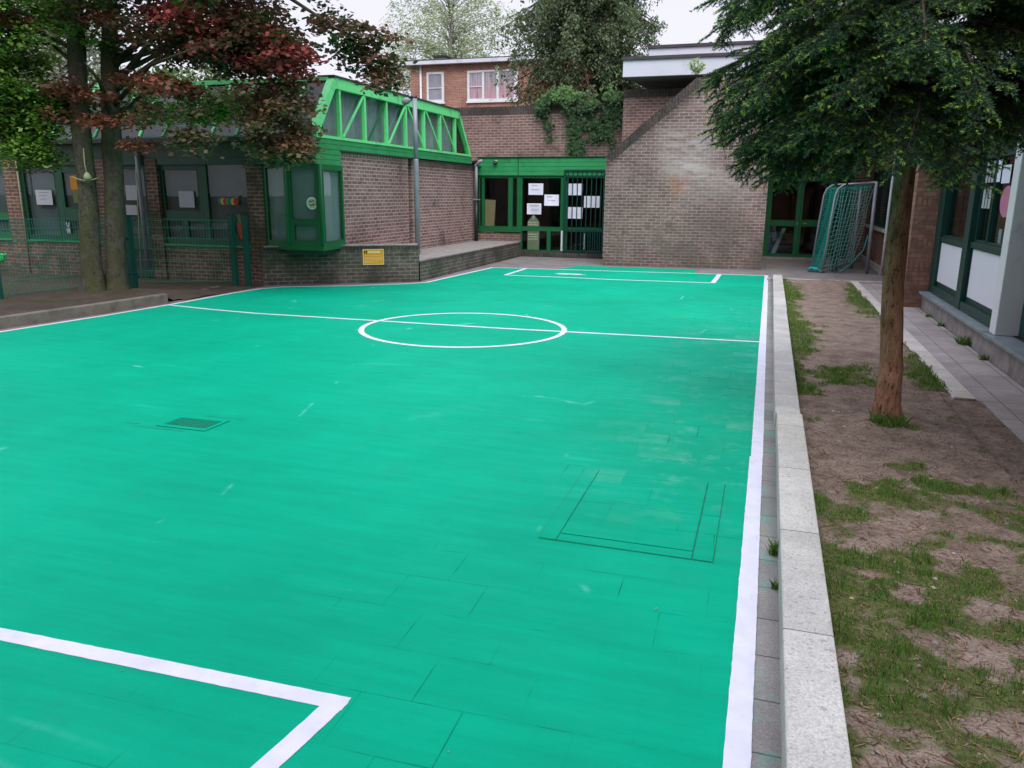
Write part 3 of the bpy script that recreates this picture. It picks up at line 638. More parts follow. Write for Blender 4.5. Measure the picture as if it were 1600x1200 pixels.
one('gable_glass', H, lambda b: b.raw([SX.P(13.5, 2.84, -.055), SX.P(21.45, 2.84, -.055), SX.P(20.6, 3.74, -.055), SX.P(14.2, 3.74, -.055), SX.P(13.5, 2.84, -.062), SX.P(21.45, 2.84, -.062), SX.P(20.6, 3.74, -.062), SX.P(14.2, 3.74, -.062)],
     [(0, 1, 2, 3), (7, 6, 5, 4), (0, 4, 5, 1), (1, 5, 6, 2), (2, 6, 7, 3), (3, 7, 4, 0)], 'glass'))
def curt(b):
    P = [];  k = 220
    for i in range(k+1):
        y = 14.05+6.6*i/k; P.append((GX-.19+.018*math.sin(y*31)+.012*math.sin(y*13.7), y))
    b.raw([(x, y, 2.8) for x, y in P]+[(x, y, 3.76) for x, y in P], [(i, i+1, i+k+2, i+k+1) for i in range(k)], 'curtain', True)
one('curtain', H, curt)
one('roof', H, lambda b: b.box(-26, GX-.02, 14.22, 20.62, 3.86, 3.93, 'roofing'))
one('dark_interior', H, lambda b: b.box(-26, GX-.5, 14.5, 20.4, 2.76, 3.84, 'interior'))  # dark block painted as the unlit space behind the gable curtain
one('roof_glass', H, lambda b: b.hexa([(-26, 13.42, 2.80), (GX-.06, 13.42, 2.80), (GX-.06, 14.2, 3.88), (-26, 14.2, 3.88), (-26, 13.40, 2.82), (GX-.06, 13.40, 2.82), (GX-.06, 14.18, 3.90), (-26, 14.18, 3.90)], 'roof_glass'))
one('roof_glass', H, lambda b: b.hexa([(-26, 20.62, 3.88), (GX-.06, 20.62, 3.88), (GX-.06, 21.5, 2.8), (-26, 21.5, 2.8), (-26, 20.64, 3.90), (GX-.06, 20.64, 3.90), (GX-.06, 21.52, 2.82), (-26, 21.52, 2.82)], 'roof_glass'))
one('eave_bar', H, lambda b: b.box(-26, GX-.05, 13.36, 13.44, 2.802, 2.83, 'green_board'))
one('ridge_bar', H, lambda b: b.box(-26, GX-.08, 14.12, 14.22, 3.87, 3.95, 'green_beam'))
for i in range(26):
    x = -8.72-.568*i
    one('roof_bar', H, lambda b: b.bar((x, 13.41, 2.83), (x, 14.18, 3.89), .055, .06, 'green_beam' if i % 3 != 2 else 'green_board', (0, -.8, .6)), .004)
one('back_wall', H, lambda b: b.box(-26, GX-.45, 21.4, 21.6, 0, 2.8, 'brick_hall'))
t = thing('loudspeaker', (GX-.16, 13.9, 2.93), 'small cream horn loudspeaker behind the glass of the green truss', 'loudspeaker')
b = B(); b.tube([(GX-.17, 13.93, 3.02), (GX-.17, 13.93, 3.10), (GX-.17, 13.93, 3.11)], [.02, .085, .09], 'cream', 14); b.tube([(GX-.17, 13.93, 2.86), (GX-.17, 13.93, 3.02)], [.06, .02], 'cream', 10); b.build('horn', t)

# lamp pole with small floodlight
t = thing('lamp_pole', (-7.6, 16.7, .43), 'tall grey metal pole with a small floodlight standing on the brick ledge', 'lamp post')
b = B(); b.tube([(-7.6, 16.7, .43), (-7.6, 16.7, 2.5), (-7.6, 16.7, 2.52)], .058, 'galvanised', 14); b.tube([(-7.6, 16.7, 2.52), (-7.6, 16.7, 3.80)], .05, 'galvanised', 14); b.build('pole', t)
b = B(); b.tube([(-7.72, 16.7, 3.79), (-7.66, 16.7, 3.83), (-7.56, 16.7, 3.81)], .045, 'black_plastic', 10); b.tube([(-7.88, 16.7, 3.72), (-7.80, 16.7, 3.755), (-7.68, 16.7, 3.79)], [.07, .075, .04], 'grey_pipe', 12); b.build('floodlight', t)
b = B(); b.tube([(-7.6, 16.7, .431), (-7.6, 16.7, .45)], .09, 'galvanised', 14); b.build('foot_plate', t)

# low brick wall with ledge
t = thing('low_brick_wall', (-7.5, 15, 0), 'low dark mossy brick wall with raised end and long ledge below the green truss', 'wall')
A, Bp = (-9.36, 13.26), (-6.84, 15.05)
one('raised_wall', t, lambda b: (b.prism([A, Bp, (-6.95, 15.35), (-8.0, 14.55), (-9.3, 13.55)], -.02, .66, 'brick_low'), b.prism([A, Bp, (-6.95, 15.35), (-8.0, 14.55), (-9.3, 13.55)], .66, .74, 'soldier_dark'),
     b.prism([(-9.3, 13.27), (-6.86, 15.03), (-6.97, 15.33), (-8.0, 14.54), (-9.28, 13.54)], .74, .765, 'concrete_rough')), .004)
one('ledge', t, lambda b: (b.prism([(-6.83, 15.1), (-6.88, 22.35), (-8.22, 22.40), (-8.22, 15.0), (-8.0, 14.6), (-7.0, 15.36)], -.02, .36, 'brick_low'), b.prism([(-6.83, 15.1), (-6.88, 22.35), (-8.22, 22.40), (-8.22, 15.0), (-8.0, 14.6), (-7.0, 15.36)], .36, .40, 'soldier_dark'),
     b.prism([(-6.85, 15.12), (-6.90, 22.34), (-8.21, 22.39), (-8.21, 15.0), (-8.0, 14.62), (-7.0, 15.37)], .40, .43, 'concrete_rough')), .004)
# yellow notice
d = Vector((Bp[0]-A[0], Bp[1]-A[1], 0)).normalized(); nn = Vector((d.y, -d.x, 0)); WL = W(Vector((*A, 0)), d, nn); u0 = (Vector((-7.76, 14.39, 0))-Vector((*A, 0))).dot(d)
t = thing('notice_board', WL.P(u0+.2, .38, .01), 'small yellow notice with a pale title strip screwed to the low brick wall', 'sign')
one('plate', t, lambda b: WL.box(b, u0, u0+.415, .37, .675, .004, .014, 'yellow_sign'))
one('border', t, lambda b: WL.ring(b, u0-.004, u0+.419, .366, .679, .012, .003, .017, 'cream'))
def icon(b):
    for k, du in enumerate((.035, .07)):
        WL.box(b, u0+du-.012, u0+du+.012, .60, .645, .014, .0165, 'black_ink'); WL.box(b, u0+du-.005, u0+du+.006, .585, .60, .014, .0165, 'black_ink')
one('pictogram', t, icon)
def txt(b):
    x = u0+.10
    rs = random.Random(8)
    while x < u0+.33:
        w = rs.uniform(.012, .03); WL.box(b, x, x+w, .60, .64, .014, .0165, 'cream'); x += w+.005
    for z, e in ((.545, .35), (.51, .37), (.485, .36), (.46, .37), (.43, .30), (.405, .2)):
        x = u0+.03
        while x < u0+e:
            w = rs.uniform(.012, .04); WL.box(b, x, x+w, z, z+.008, .014, .0162, 'cream'); x += w+.008
one('lettering', t, txt)

# ---------------------------------------------------------------- link building (centre)
L = thing('link_building', (-6.3, 23.5, 0), 'low brick link with green board fascia and papered glass doors beside the sloping wall', 'building')
CY = W((0, 22.5, 0), (1, 0, 0), (0, -1, 0))
one('upper_wall', L, lambda b: (b.box(-9.6, -3.9, 22.66, 23.0, 2.70, 4.0, 'brick_mid'), b.box(-9.6, -3.9, 22.655, 23.0, 4.0, 4.22, 'soldier_dark')))
one('fascia', L, lambda b: (boards(b, CY, -8.24, -7.02, 2.30, 2.79, -.1, .05, 4, 'green_board'), boards(b, CY, -7.0, -4.0, 2.30, 2.79, -.1, .05, 4, 'green_board')))
one('flashing', L, lambda b: b.box(-8.28, -3.98, 22.41, 22.70, 2.80, 2.825, 'green_dark'))
one('wall', L, lambda b: (b.box(-8.6, -6.93, 22.48, 22.7, 0, .66, 'brick_mid')))
one('plinth', L, lambda b: b.box(-6.93, -4.0, 22.42, 22.8, 0, .14, 'soldier_dark'))
one('dark_interior', L, lambda b: (b.box(-9.2, -3.9, 26.8, 26.9, 0, 2.7, 'interior_brown'), b.box(-9.3, -9.2, 22.7, 26.9, 0, 2.7, 'interior'), b.box(-4.2, -3.9, 22.7, 26.9, 0, 2.7, 'interior'), b.box(-9.2, -4, 22.66, 26.9, 2.66, 2.72, 'interior')))
one('floor', L, lambda b: b.box(-9.2, -4, 22.6, 26.9, .02, .05, 'interior_brown'))
filled(CY, -8.24, -6.96, .70, 2.30, [(-8.2, -8.14, .85, 2.23), (-8.06, -7.32, .85, 2.23), (-7.18, -7.05, .85, 2.23)], -.05, .0, 'green_frame', L)
filled(CY, -6.959, -5.6, .14, 2.30, [(-6.89, -5.74, .86, 2.23), (-6.88, -6.13, .19, .74), (-6.02, -5.72, .19, .74)], -.05, .0, 'green_frame', L, name='door')
filled(CY, -5.599, -4.2, .14, 2.30, [(-5.52, -4.5, .86, 2.23), (-5.52, -4.5, .19, .74)], -.05, .0, 'green_frame', L, name='door')
one('window_sill', L, lambda b: CY.box(b, -8.24, -6.9, .69, .725, .0, .06, 'green_frame'))
def grille(b):
    CY.ring(b, -5.63, -4.44, .17, 2.46, .05, .05, .09, 'teal_dark'); CY.box(b, -5.58, -4.49, .76, .80, .055, .085, 'teal_dark'); CY.box(b, -5.58, -4.49, 2.26, 2.29, .055, .085, 'teal_dark')
    for i in range(8):
        x = -5.58+(i+.5)*1.09/8; CY.box(b, x-.012, x+.012, .22, 2.41, .06, .08, 'teal_dark')
        if i > 3: CY.box(b, x-.075, x-.055, .22, .76, .06, .08, 'teal_dark')
    CY.box(b, -5.0, -4.99, .25, .7, .085, .09, 'white_paint')
one('security_grille', L, grille)
one('door_edge', L, lambda b: CY.box(b, -5.70, -5.64, .18, .76, .01, .03, 'white_paint'))
# upper wall and tools
t = thing('dome_camera', (-7.68, 22.4, 2.65), 'small grey dome security camera on the green fascia', 'camera')
b = B(); b.tube([(-7.68, 22.44, 2.68), (-7.68, 22.36, 2.67)], .05, 'white_paint', 12); b.tube([(-7.68, 22.38, 2.67), (-7.68, 22.33, 2.63), (-7.68, 22.31, 2.60)], [.06, .055, .02], 'black_plastic', 12); b.build('body', t)
# downpipe in the corner
t = thing('corner_downpipe', (-8.1, 22.05, .43), 'grey downpipe with black lower half in the corner beside the link windows', 'downpipe')
b = B(); b.tube([(-8.13, 22.0, 1.62), (-8.13, 22.0, 2.6)], .045, 'grey_pipe', 12); b.tube([(-8.12, 22.0, 2.56), (-8.02, 22.0, 2.68), (-7.94, 22.0, 2.69)], .05, 'grey_pipe', 12); b.build('upper_pipe', t)
b = B(); b.tube([(-8.13, 22.0, .43), (-8.13, 22.0, 1.62)], .055, 'black_plastic', 12); b.build('lower_pipe', t)
b = B(); b.box(-8.2, -8.02, 21.94, 22.06, 1.60, 1.63, 'galvanised'); b.build('bracket', t)
def sheet(w, u0, u1, z0, z1, n, label, mat='paper', name='paper_sheet', group=None, curl=.012, tilt=0.0, cat='paper', marks=0, markmat='paper_old'):
    c = w.P((u0+u1)/2, z0, n); t = thing(name, c, label, cat, group); b = B(); k = 10; vs = []
    for j in (0, 1):
        for i in range(k+1):
            for e in (0, 1):
                u = u0+(u1-u0)*i/k; z = z0+(z1-z0)*e+tilt*(i/k-.5); vs.append(w.P(u, z, n+j*.002+(curl*math.sin(i/k*3.14+u0*7) if e == 0 else 0)*1.0))
    q = 2*(k+1); f = []
    for i in range(k): a = 2*i; f += [(a, a+2, a+3, a+1), (q+a+1, q+a+3, q+a+2, q+a), (a, q+a, q+a+2, a+2), (a+1, a+3, q+a+3, q+a+1)]
    f += [(0, 1, q+1, q), (2*k, q+2*k, q+2*k+1, 2*k+1)]
    b.raw(vs, f, mat); b.build('sheet', t)
    if marks:
        b = B(); rs = random.Random(int(abs(u0)*100))
        for i in range(marks):
            z = z1-(z1-z0)*(.15+.7*i/marks); x0 = u0+(u1-u0)*rs.uniform(.12, .3); x1 = u1-(u1-u0)*rs.uniform(.12, .45)
            w.box(b, x0, x1, z-.004, z+.004, n+.004+curl*.2, n+.0055+curl*.6, markmat)
        b.build('drawing', t)
    return t
GP = 'sheets taped to the link doors'
sheet(CY, -6.70, -6.26, 1.76, 2.08, .008, 'white sheet at the top left of the papered glass door, highest of its three', group=GP, marks=2)
sheet(CY, -6.22, -5.79, 1.46, 1.77, .008, 'white sheet with sagging lower edge, right of the other two on the left glass door', group=GP, curl=.03, marks=2)
sheet(CY, -6.74, -6.31, 1.21, 1.52, .008, 'white sheet on the left glass door, lowest, right above the green poster', group=GP, curl=.03, marks=2)
sheet(CY, -5.54, -5.10, 1.76, 2.08, .008, 'white sheet behind the barred grille, highest of its three', group=GP)
sheet(CY, -5.05, -4.60, 1.42, 1.74, .008, 'white sheet behind the barred grille, close to the right post', group=GP)
sheet(CY, -5.54, -5.09, 1.11, 1.43, .008, 'white sheet behind the barred grille, lowest of its three', group=GP)
t = thing('house_poster', (-6.54, 22.49, .18), 'grey-green house shaped poster with rows of small pale letters in the glass door', 'poster')
b = B(); P0 = [(-6.72, .865), (-6.36, .865), (-6.36, 1.0), (-6.54, 1.21), (-6.72, 1.0)]
b.raw([CY.P(x, z, .003) for x, z in P0]+[CY.P(x, z, .006) for x, z in P0], [(0, 1, 2, 3, 4), (9, 8, 7, 6, 5)]+[(i, i+5, (i+1) % 5+5, (i+1) % 5) for i in range(5)], 'poster_green')
CY.box(b, -6.72, -6.36, .195, .735, -.01, -.006, 'poster_green'); b.build('sheet', t)
b = B(); rs = random.Random(2)
for z in (.90, .96, .62, .55, .48):
    x = -6.69; n_ = .007 if z > .8 else -.005
    while x < -6.40:
        CY.box(b, x, x+.022, z, z+.035, n_, n_+.002, 'poster_mark'); 
        if rs.random() < .5: CY.box(b, x+.008, x+.016, z+.012, z+.024, n_+.002, n_+.003, 'poster_green')
        x += .042
for z in (1.07, 1.13): CY.box(b, -6.555, -6.525, z, z+.03, .007, .009, 'poster_mark')
b.build('lettering', t)
t = thing('plywood_board', (-8.0, 22.7, .85), 'tan board leaning inside the left window of the link', 'board'); b = B()
b.hexa([(-8.22, 22.70, .05), (-7.86, 22.70, .05), (-7.86, 22.73, .05), (-8.22, 22.73, .05), (-8.22, 22.76, 1.62), (-7.80, 22.76, 1.60), (-7.80, 22.79, 1.60), (-8.22, 22.79, 1.62)], 'cardboard'); b.build('panel', t)

# sloping brick wall
t = thing('sloping_brick_wall', (-2, 20.6, 0), 'tall brick wall with a diagonal dark-topped edge and a whitish stain', 'wall')
y0, y1 = 20.42, 20.78
def sw(b):
    P = [(-4.05, 0), (-.1, 0), (-.1, 4.60), (-1.93, 4.55), (-4.05, 2.74)]
    # front is slightly turned: left end nearer
    yf = lambda x: 20.42+(x+4.05)*.09
    vs = [(x, yf(x), z) for x, z in P]+[(x, yf(x)+.32, z) for x, z in P]
    b.raw(vs, [(0, 1, 2, 3, 4), (9, 8, 7, 6, 5), (0, 5, 6, 1), (1, 6, 7, 2)], 'brick_slope'); b.raw(vs, [(4, 3, 8, 9), (0, 4, 9, 5), (3, 2, 7, 8)], 'soldier_dark')
one('wall', t, sw)
def cop(b):
    yf = lambda x: 20.42+(x+4.05)*.09
    d = Vector((2.12, 0, 1.81)).normalized(); q = Vector((-d.z, 0, d.x))
    L_ = 2.79; k = int(L_/.085)
    for i in range(k):
        s0 = L_*i/k+.004; s1 = L_*(i+1)/k-.004; a0 = Vector((-4.05, 0, 2.74)) 
        p = [a0+d*s0+q*.003, a0+d*s1+q*.003, a0+d*s1-q*.20, a0+d*s0-q*.20]
        fr = [(v.x, yf(v.x)-.008, v.z) for v in p]; bk = [(v.x, yf(v.x)+.33, v.z) for v in p]
        b.raw(fr+bk, [(3, 2, 1, 0), (0, 1, 5, 4), (4, 5, 6, 7), (3, 0, 4, 7), (1, 2, 6, 5)], 'soldier_dark')
one('coping', t, cop)

# ---------------------------------------------------------------- flat roofed building behind, doors
F = thing('flat_roofed_building', (1, 26, 0), 'brick building with wide white roof edge and green double doors behind the goal', 'building')
DY = W((0, 24.8, 0), (1, 0, 0), (0, -1, 0))
one('parapet_wall', F, lambda b: (b.box(-4.02, -.6, 22.4, 22.75, 2.4, 4.34, 'brick_mid'), b.box(-4.02, -.6, 22.39, 22.76, 4.34, 4.55, 'soldier_dark')))
one('roof_edge', F, lambda b: b.box(-3.92, 7, 21.6, 21.75, 4.76, 5.16, 'white_fascia'))
one('roof_trim', F, lambda b: b.box(-3.96, 7, 21.55, 21.8, 5.162, 5.24, 'roof_trim'))
one('soffit', F, lambda b: b.prism([(-3.9, 21.76), (7, 21.76), (7, 24.3), (-3.6, 24.3)], 4.77, 4.80, 'soffit'))
one('roof', F, lambda b: b.prism([(-3.92, 21.76), (7, 21.76), (7, 34), (-2.6, 34), (-2.6, 26)], 4.82, 5.16, 'roof_trim'))
one('rear_wall', F, lambda b: (b.box(-3.6, 7, 24.2, 24.4, 3.2, 4.768, 'soffit'), b.box(-2.75, -2.35, 24.1, 24.199, 4.5, 4.72, 'black_plastic')))
one('upper_storey', F, lambda b: (b.box(-3.62, 6, 24.0, 30, 5.16, 5.82, 'white_fascia'), b.box(-3.66, 6.05, 23.95, 30, 5.822, 5.90, 'roof_trim')))
one('roof_vent', F, lambda b: b.box(-2.0, -1.93, 24.3, 24.4, 5.90, 5.98, 'roof_trim'))
one('wall', F, lambda b: (b.box(2.2, 2.9, 24.78, 25.1, 0, 4.77, 'brick_mid'), b.box(-.42, -.1, 20.9, 25.1, 0, 4.7, 'brick_mid'), b.box(-.1, 2.2, 24.78, 25.1, 3.15, 4.77, 'brick_mid')))
one('lintel', F, lambda b: DY.box(b, -.1, 2.2, 2.46, 2.68, -.1, .03, 'concrete_rough'))
one('fascia', F, lambda b: boards(b, DY, -.1, 2.2, 2.68, 3.15, -.1, .04, 4, 'green_dark'))
one('dark_interior', F, lambda b: (b.box(-.4, 2.6, 28.0, 28.1, 0, 2.6, 'interior_brown'), b.box(-.45, -.35, 25.0, 28.0, 0, 2.6, 'interior'), b.box(2.5, 2.6, 25.1, 28, 0, 2.6, 'interior'), b.box(-.4, 2.6, 25, 28, 2.5, 2.6, 'interior'), b.box(-.4, 2.6, 25, 28, 0.0, .03, 'interior_brown')))
one('door_step', F, lambda b: b.box(-.1, 2.45, 24.4, 24.9, -.01, .04, 'concrete_rough'))
filled(DY, -.1, .84, .04, 2.46, [(.04, .72, 1.1, 2.2), (.04, .72, .13, .93)], -.05, .0, 'green_door', F, name='door')
filled(DY, .845, 1.66, .04, 2.46, [(.9, 1.55, 1.12, 2.2), (.9, 1.55, .13, .93)], -.05, .0, 'green_door', F, name='door')
filled(DY, 1.665, 2.2, .04, 2.46, [(1.74, 2.12, .13, 1.6), (1.74, 2.12, 1.7, 2.36)], -.05, .0, 'green_dark', F)
one('door_handle', F, lambda b: (DY.box(b, .95, 1.05, 1.0, 1.02, .01, .05, 'galvanised'), DY.box(b, .77, .80, .98, 1.04, .001, .03, 'galvanised')))
t = thing('leaning_board', (.35, 25.4, .03), 'pale blue board leaning inside the left green door', 'board'); b = B()
b.hexa([(.10, 25.2, .04), (.22, 25.2, .04), (.22, 25.24, .04), (.10, 25.24, .04), (.40, 25.3, .85), (.5, 25.3, .85), (.5, 25.34, .85), (.40, 25.34, .85)], 'paper_old')
b.hexa([(.0, 25.5, .1), (.3, 25.5, .1), (.3, 25.52, .1), (.0, 25.52, .1), (.0, 25.5, .7), (.5, 25.5, .75), (.5, 25.52, .75), (.0, 25.52, .7)], 'blue_p'); b.build('panel', t)

# ---------------------------------------------------------------- right wing
Q = thing('classroom_wing', (4, 14, 0), 'classroom wing with dark green frames, white lower panels and bluestone sill behind the spruce', 'building')
RX = W((2.62, 0, 0), (0, 1, 0), (-1, 0, 0))
def fw(b):
    b.box(2.63, 2.9, 14.4, 20.4, 0, 3.1, 'brick_right'); b.box(2.63, 2.9, 20.4, 24.6, .16, .97, 'brick_right'); b.box(2.63, 2.9, 24.5, 24.8, .16, 3.1, 'brick_right'); b.box(2.63, 2.9, 20.4, 24.5, 2.45, 3.1, 'brick_right')
one('wall', Q, fw)
one('plinth', Q, lambda b: b.box(2.60, 2.9, 20.35, 24.8, 0, .17, 'concrete_light'))
one('window_sill', Q, lambda b: b.box(2.56, 2.7, 20.4, 24.6, .97, 1.04, 'concrete_light'))
RW = W((2.66, 0, 0), (0, 1, 0), (-1, 0, 0))
filled(RW, 20.4, 24.5, 1.04, 2.45, [(20.5, 21.5, 1.12, 2.38), (21.6, 22.8, 1.12, 2.38), (22.9, 23.6, 1.12, 2.38), (23.7, 24.4, 1.12, 2.38)], -.06, .0, 'teal_dark', Q, back='blind_dark')
t = thing('white_downpipe', (2.6, 20.28, 0), 'thin white downpipe on the brick wall behind the spruce trunk', 'downpipe'); b = B(); b.tube([(2.6, 20.28, .02), (2.6, 20.28, 1.5), (2.61, 20.28, 3.05)], .03, 'white_paint', 10); b.build('pipe', t)
def pier(b):
    b.box(2.22, 2.64, 14.40, 14.85, 0, 3.0, 'brick_right')
one('pier', Q, pier)
brick('soldier_red', lin('74574a'), lin('8f6c5b'), lin('5f5048'), None, soldier=True)
for z in (.62, 1.02, 1.66): one('soldier_course', Q, lambda b: b.box(2.218, 2.6, 14.396, 14.42, z, z+.13, 'soldier_red'))
one('sill_base', Q, lambda b: (b.box(2.50, 2.9, 3, 14.39, -.02, .255, 'concrete_rough')))
def sill(b):
    ys = [14.25, 12.9, 11.4, 10.14]
    for i in range(3): b.box(2.42, 2.68, ys[i+1]+.004, ys[i], .262, .302, 'bluestone')
    b.box(2.42, 2.68, 9.9, 10.13, .25, .296, 'bluestone')
    b.box(2.42, 2.68, 3.0, 9.895, .262, .302, 'bluestone')
one('window_sill', Q, sill, .004)
filled(RX, 12.30, 14.39, .305, 2.75, [(12.46, 13.98, 1.22, 2.40), ], -.08, .0, 'teal_dark', Q, back=None)
filled(RX, 10.12, 12.02, .305, 2.75, [(11.42, 11.92, 1.25, 2.28), (10.3, 11.33, 1.25, 2.28)], -.08, .0, 'teal_dark', Q)
one('mullion', Q, lambda b: RX.box(b, 12.02, 12.30, .303, 2.75, -.08, .07, 'teal_dark'), .004)
one('mullion', Q, lambda b: RX.box(b, 14.0, 14.39, .303, 2.75, .001, .05, 'teal_dark'), .004)
one('lower_panel', Q, lambda b: RX.box(b, 12.42, 13.98, .50, 1.10, .001, .012, 'white_panel'))
one('lower_panel', Q, lambda b: RX.box(b, 10.3, 11.92, .50, 1.13, .001, .012, 'white_panel'))
one('transom', Q, lambda b: (RX.box(b, 12.31, 13.99, 1.12, 1.19, .002, .035, 'teal_dark'), RX.box(b, 10.2, 12.01, 1.14, 1.22, .002, .035, 'teal_dark')), .003)
one('bottom_rail', Q, lambda b: (RX.box(b, 12.31, 14.0, .31, .42, .002, .06, 'teal_dark'), RX.box(b, 10.2, 12.01, .31, .42, .002, .06, 'teal_dark')), .003)
one('column', Q, lambda b: b.box(2.49, 2.80, 9.88, 10.12, .303, 3.0, 'white_paint'), .006)
filled(W((2.72, 0, 0), (0, 1, 0), (-1, 0, 0)), 4.0, 9.878, .305, 2.75, [(8.2, 9.7, .5, 2.3), (6.4, 8.0, .5, 2.3), (4.4, 6.2, .5, 2.3)], -.08, .0, 'teal_dark', Q, back='blind_dark')
one('fascia', Q, lambda b: (b.box(2.63, 2.9, 4, 14.39, 2.755, 3.0, 'soffit')))
one('roof', Q, lambda b: (b.box(2.15, 9, 3, 24.7, 3.105, 3.3, 'white_fascia'), b.box(2.1, 9.05, 2.9, 24.7, 3.302, 3.34, 'roof_trim')))
one('dark_interior', Q, lambda b: (b.box(5.5, 5.6, 3, 24.7, 0, 3.0, 'interior_brown'), b.box(2.9, 5.5, 14.5, 14.6, 0, 3.0, 'interior_brown'), b.box(2.71, 5.5, 3, 14.5, .0, .30, 'interior_brown'), b.box(2.72, 2.74, 10.14, 14.38, .3, 1.2, 'interior')))
one('curtain', Q, lambda b: (b.box(2.80, 2.82, 11.36, 11.95, .9, 1.75, 'olive_cloth'), b.box(2.80, 2.82, 10.3, 11.35, .9, 1.45, 'olive_cloth'), b.box(2.84, 2.87, 12.5, 13.5, .9, 2.3, 'olive_cloth')))
t = sheet(RX, 11.45, 11.85, 1.98, 2.24, .003, 'small grey-blue paper window pattern on the pane, upper one of two', 'paper_old', 'paper_window', 'window patterns on the classroom pane', curl=.0)
b = B(); [RX.box(b, u, u+.03, 1.98, 2.24, .006, .008, 'black_ink') for u in (11.56, 11.70)]; b.build('stripes', t)
t = sheet(RX, 11.45, 11.85, 1.66, 1.93, .003, 'small grey-blue paper window pattern on the pane, lower one of two', 'paper_old', 'paper_window', 'window patterns on the classroom pane', curl=.0)
b = B(); [RX.box(b, u, u+.03, 1.66, 1.93, .006, .008, 'black_ink') for u in (11.56, 11.70)]; b.build('stripes', t)
sheet(RX, 11.15, 11.31, 1.98, 2.24, .003, 'narrow white paper strip high on the classroom pane', curl=.0); sheet(RX, 10.72, 11.08, 1.96, 2.17, .003, 'wide white sheet next to the white column on the classroom pane', curl=.0)
t = thing('pink_cutout', (2.62, 10.75, 1.55), 'pink rounded paper cutout on the classroom pane beside the white column', 'paper'); b = B(); disc(b, Vector((2.616, 10.72, 1.75)), Vector((0, 1, 0)), .26, Vector((-1, 0, 0)), 'pink_p', 24, z=.7); b.build('sheet', t)
t = thing('wooden_frame', (2.72, 10.7, 1.26), 'small light wooden picture frame standing inside the classroom window', 'frame'); b = B(); W((2.72, 0, 0), (0, 1, 0), (-1, 0, 0)).ring(b, 10.45, 10.9, 1.26, 1.5, .05, 0, .02, 'cardboard'); b.build('frame', t)
t = thing('white_card', (2.72, 11.1, 1.26), 'upright white card standing inside the classroom window', 'card'); b = B(); b.box(2.70, 2.71, 11.08, 11.2, 1.24, 1.42, 'paper'); b.build('sheet', t)

# ---------------------------------------------------------------- hall window decorations
FW = W((0, 13.55, 0), (1, 0, 0), (0, -1, 0)); HG = 'white sheets in the hall windows'
sheet(FW, -15.16, -14.71, 1.48, 1.79, .005, 'white sheet on the wide hall window left of both trunks', 'paper_old', group=HG, curl=0, marks=3, markmat='blind')
sheet(FW, -11.42, -11.05, 1.47, 1.79, .005, 'white sheet on the hall window between the grey downpipe and the fruit row decoration', 'paper_old', group=HG, curl=0)
sheet(FW, -12.74, -12.45, 1.60, 1.90, .0, 'upper white sheet on the hall door behind the right mossy trunk', 'paper_old', group=HG, curl=0)
sheet(FW, -12.78, -12.5, 1.30, 1.50, .0, 'lower white sheet on the hall door behind the right mossy trunk', 'paper_old', group=HG, curl=0)
sheet(FW, -14.17, -13.87, 1.80, 2.09, .005, 'orange sheet in the hall window left of the left trunk', 'orange_sheet', 'coloured_sheet', curl=0); sheet(FW, -14.13, -13.85, 1.53, 1.795, .005, 'olive green sheet under the orange one in the hall window', 'moss_sheet', 'coloured_sheet', curl=0)
t = thing('rabbit_cutout', (-14.37, 13.54, .87), 'small white paper rabbit with raised ears in the low hall window', 'cutout'); b = B(); X = Vector((1, 0, 0)); Nn = Vector((0, -1, 0)); c = Vector((-14.37, 13.545, 0))
for (dx, z, r, zz, m) in ((0, .955, .05, 1.3, 'paper_old'), (0, 1.03, .036, 1.1, 'paper_old'), (-.03, 1.09, .014, 2.6, 'paper_old'), (.035, 1.09, .014, 2.6, 'paper_old'), (-.02, .895, .02, .9, 'paper_old'), (.025, .895, .02, .9, 'paper_old')): disc(b, c+Vector((dx, -.004, z)), X, r, Nn, m, 16, z=zz)
b.build('sheet', t)
t = thing('caterpillar_decoration', (-10.15, 13.54, 1.6), 'row of overlapping coloured discs with a leaf stuck on the hall window', 'decoration'); 
for i, (m) in enumerate(('teal_p', 'yellow_p', 'red_p', 'leaf_paint', 'blue_p', 'yellow_p', 'red_p')):
    b = B(); disc(b, Vector((-10.42+.062*i, 13.544-.0032*i, 1.60)), X, .062, Nn, m, 20, z=1.1, thick=.003); b.build('disc', t)
b = B(); disc(b, Vector((-10.02, 13.515, 1.69)), X, .05, Nn, 'leaf_paint', 14, z=.6); b.build('leaf', t)
def carrot(x, z, s_, label):
    t = thing('carrot_cutout', (x, 13.54, z), label, 'cutout', 'carrot cutouts'); b = B(); P = [(-.07, .28), (.07, .28), (.075, .18), (.03, 0), (-.03, 0), (-.075, .18)]
    vs = [(x+px*s_, 13.546, z+pz*s_) for px, pz in P]+[(x+px*s_, 13.541, z+pz*s_) for px, pz in P]; b.raw(vs, [(0, 1, 2, 3, 4, 5), (11, 10, 9, 8, 7, 6)]+[(i, i+6, (i+1) % 6+6, (i+1) % 6) for i in range(6)], 'carrot'); b.build('root', t)
    b = B(); [b.bar((x+dx*s_*.6, 13.543, z+.28*s_), (x+dx*s_, 13.543, z+.42*s_), .022*s_, .004, 'leaf_paint', (0, -1, 0)) for dx in (-.06, -.02, .02, .06)]; b.build('leaves', t)
carrot(-9.98, .87, 1.15, 'orange carrot cutout on the hall window, whole and seen between the two fence posts'); carrot(-10.2, .90, .85, 'orange carrot cutout half hidden left of the nearer dark fence post')

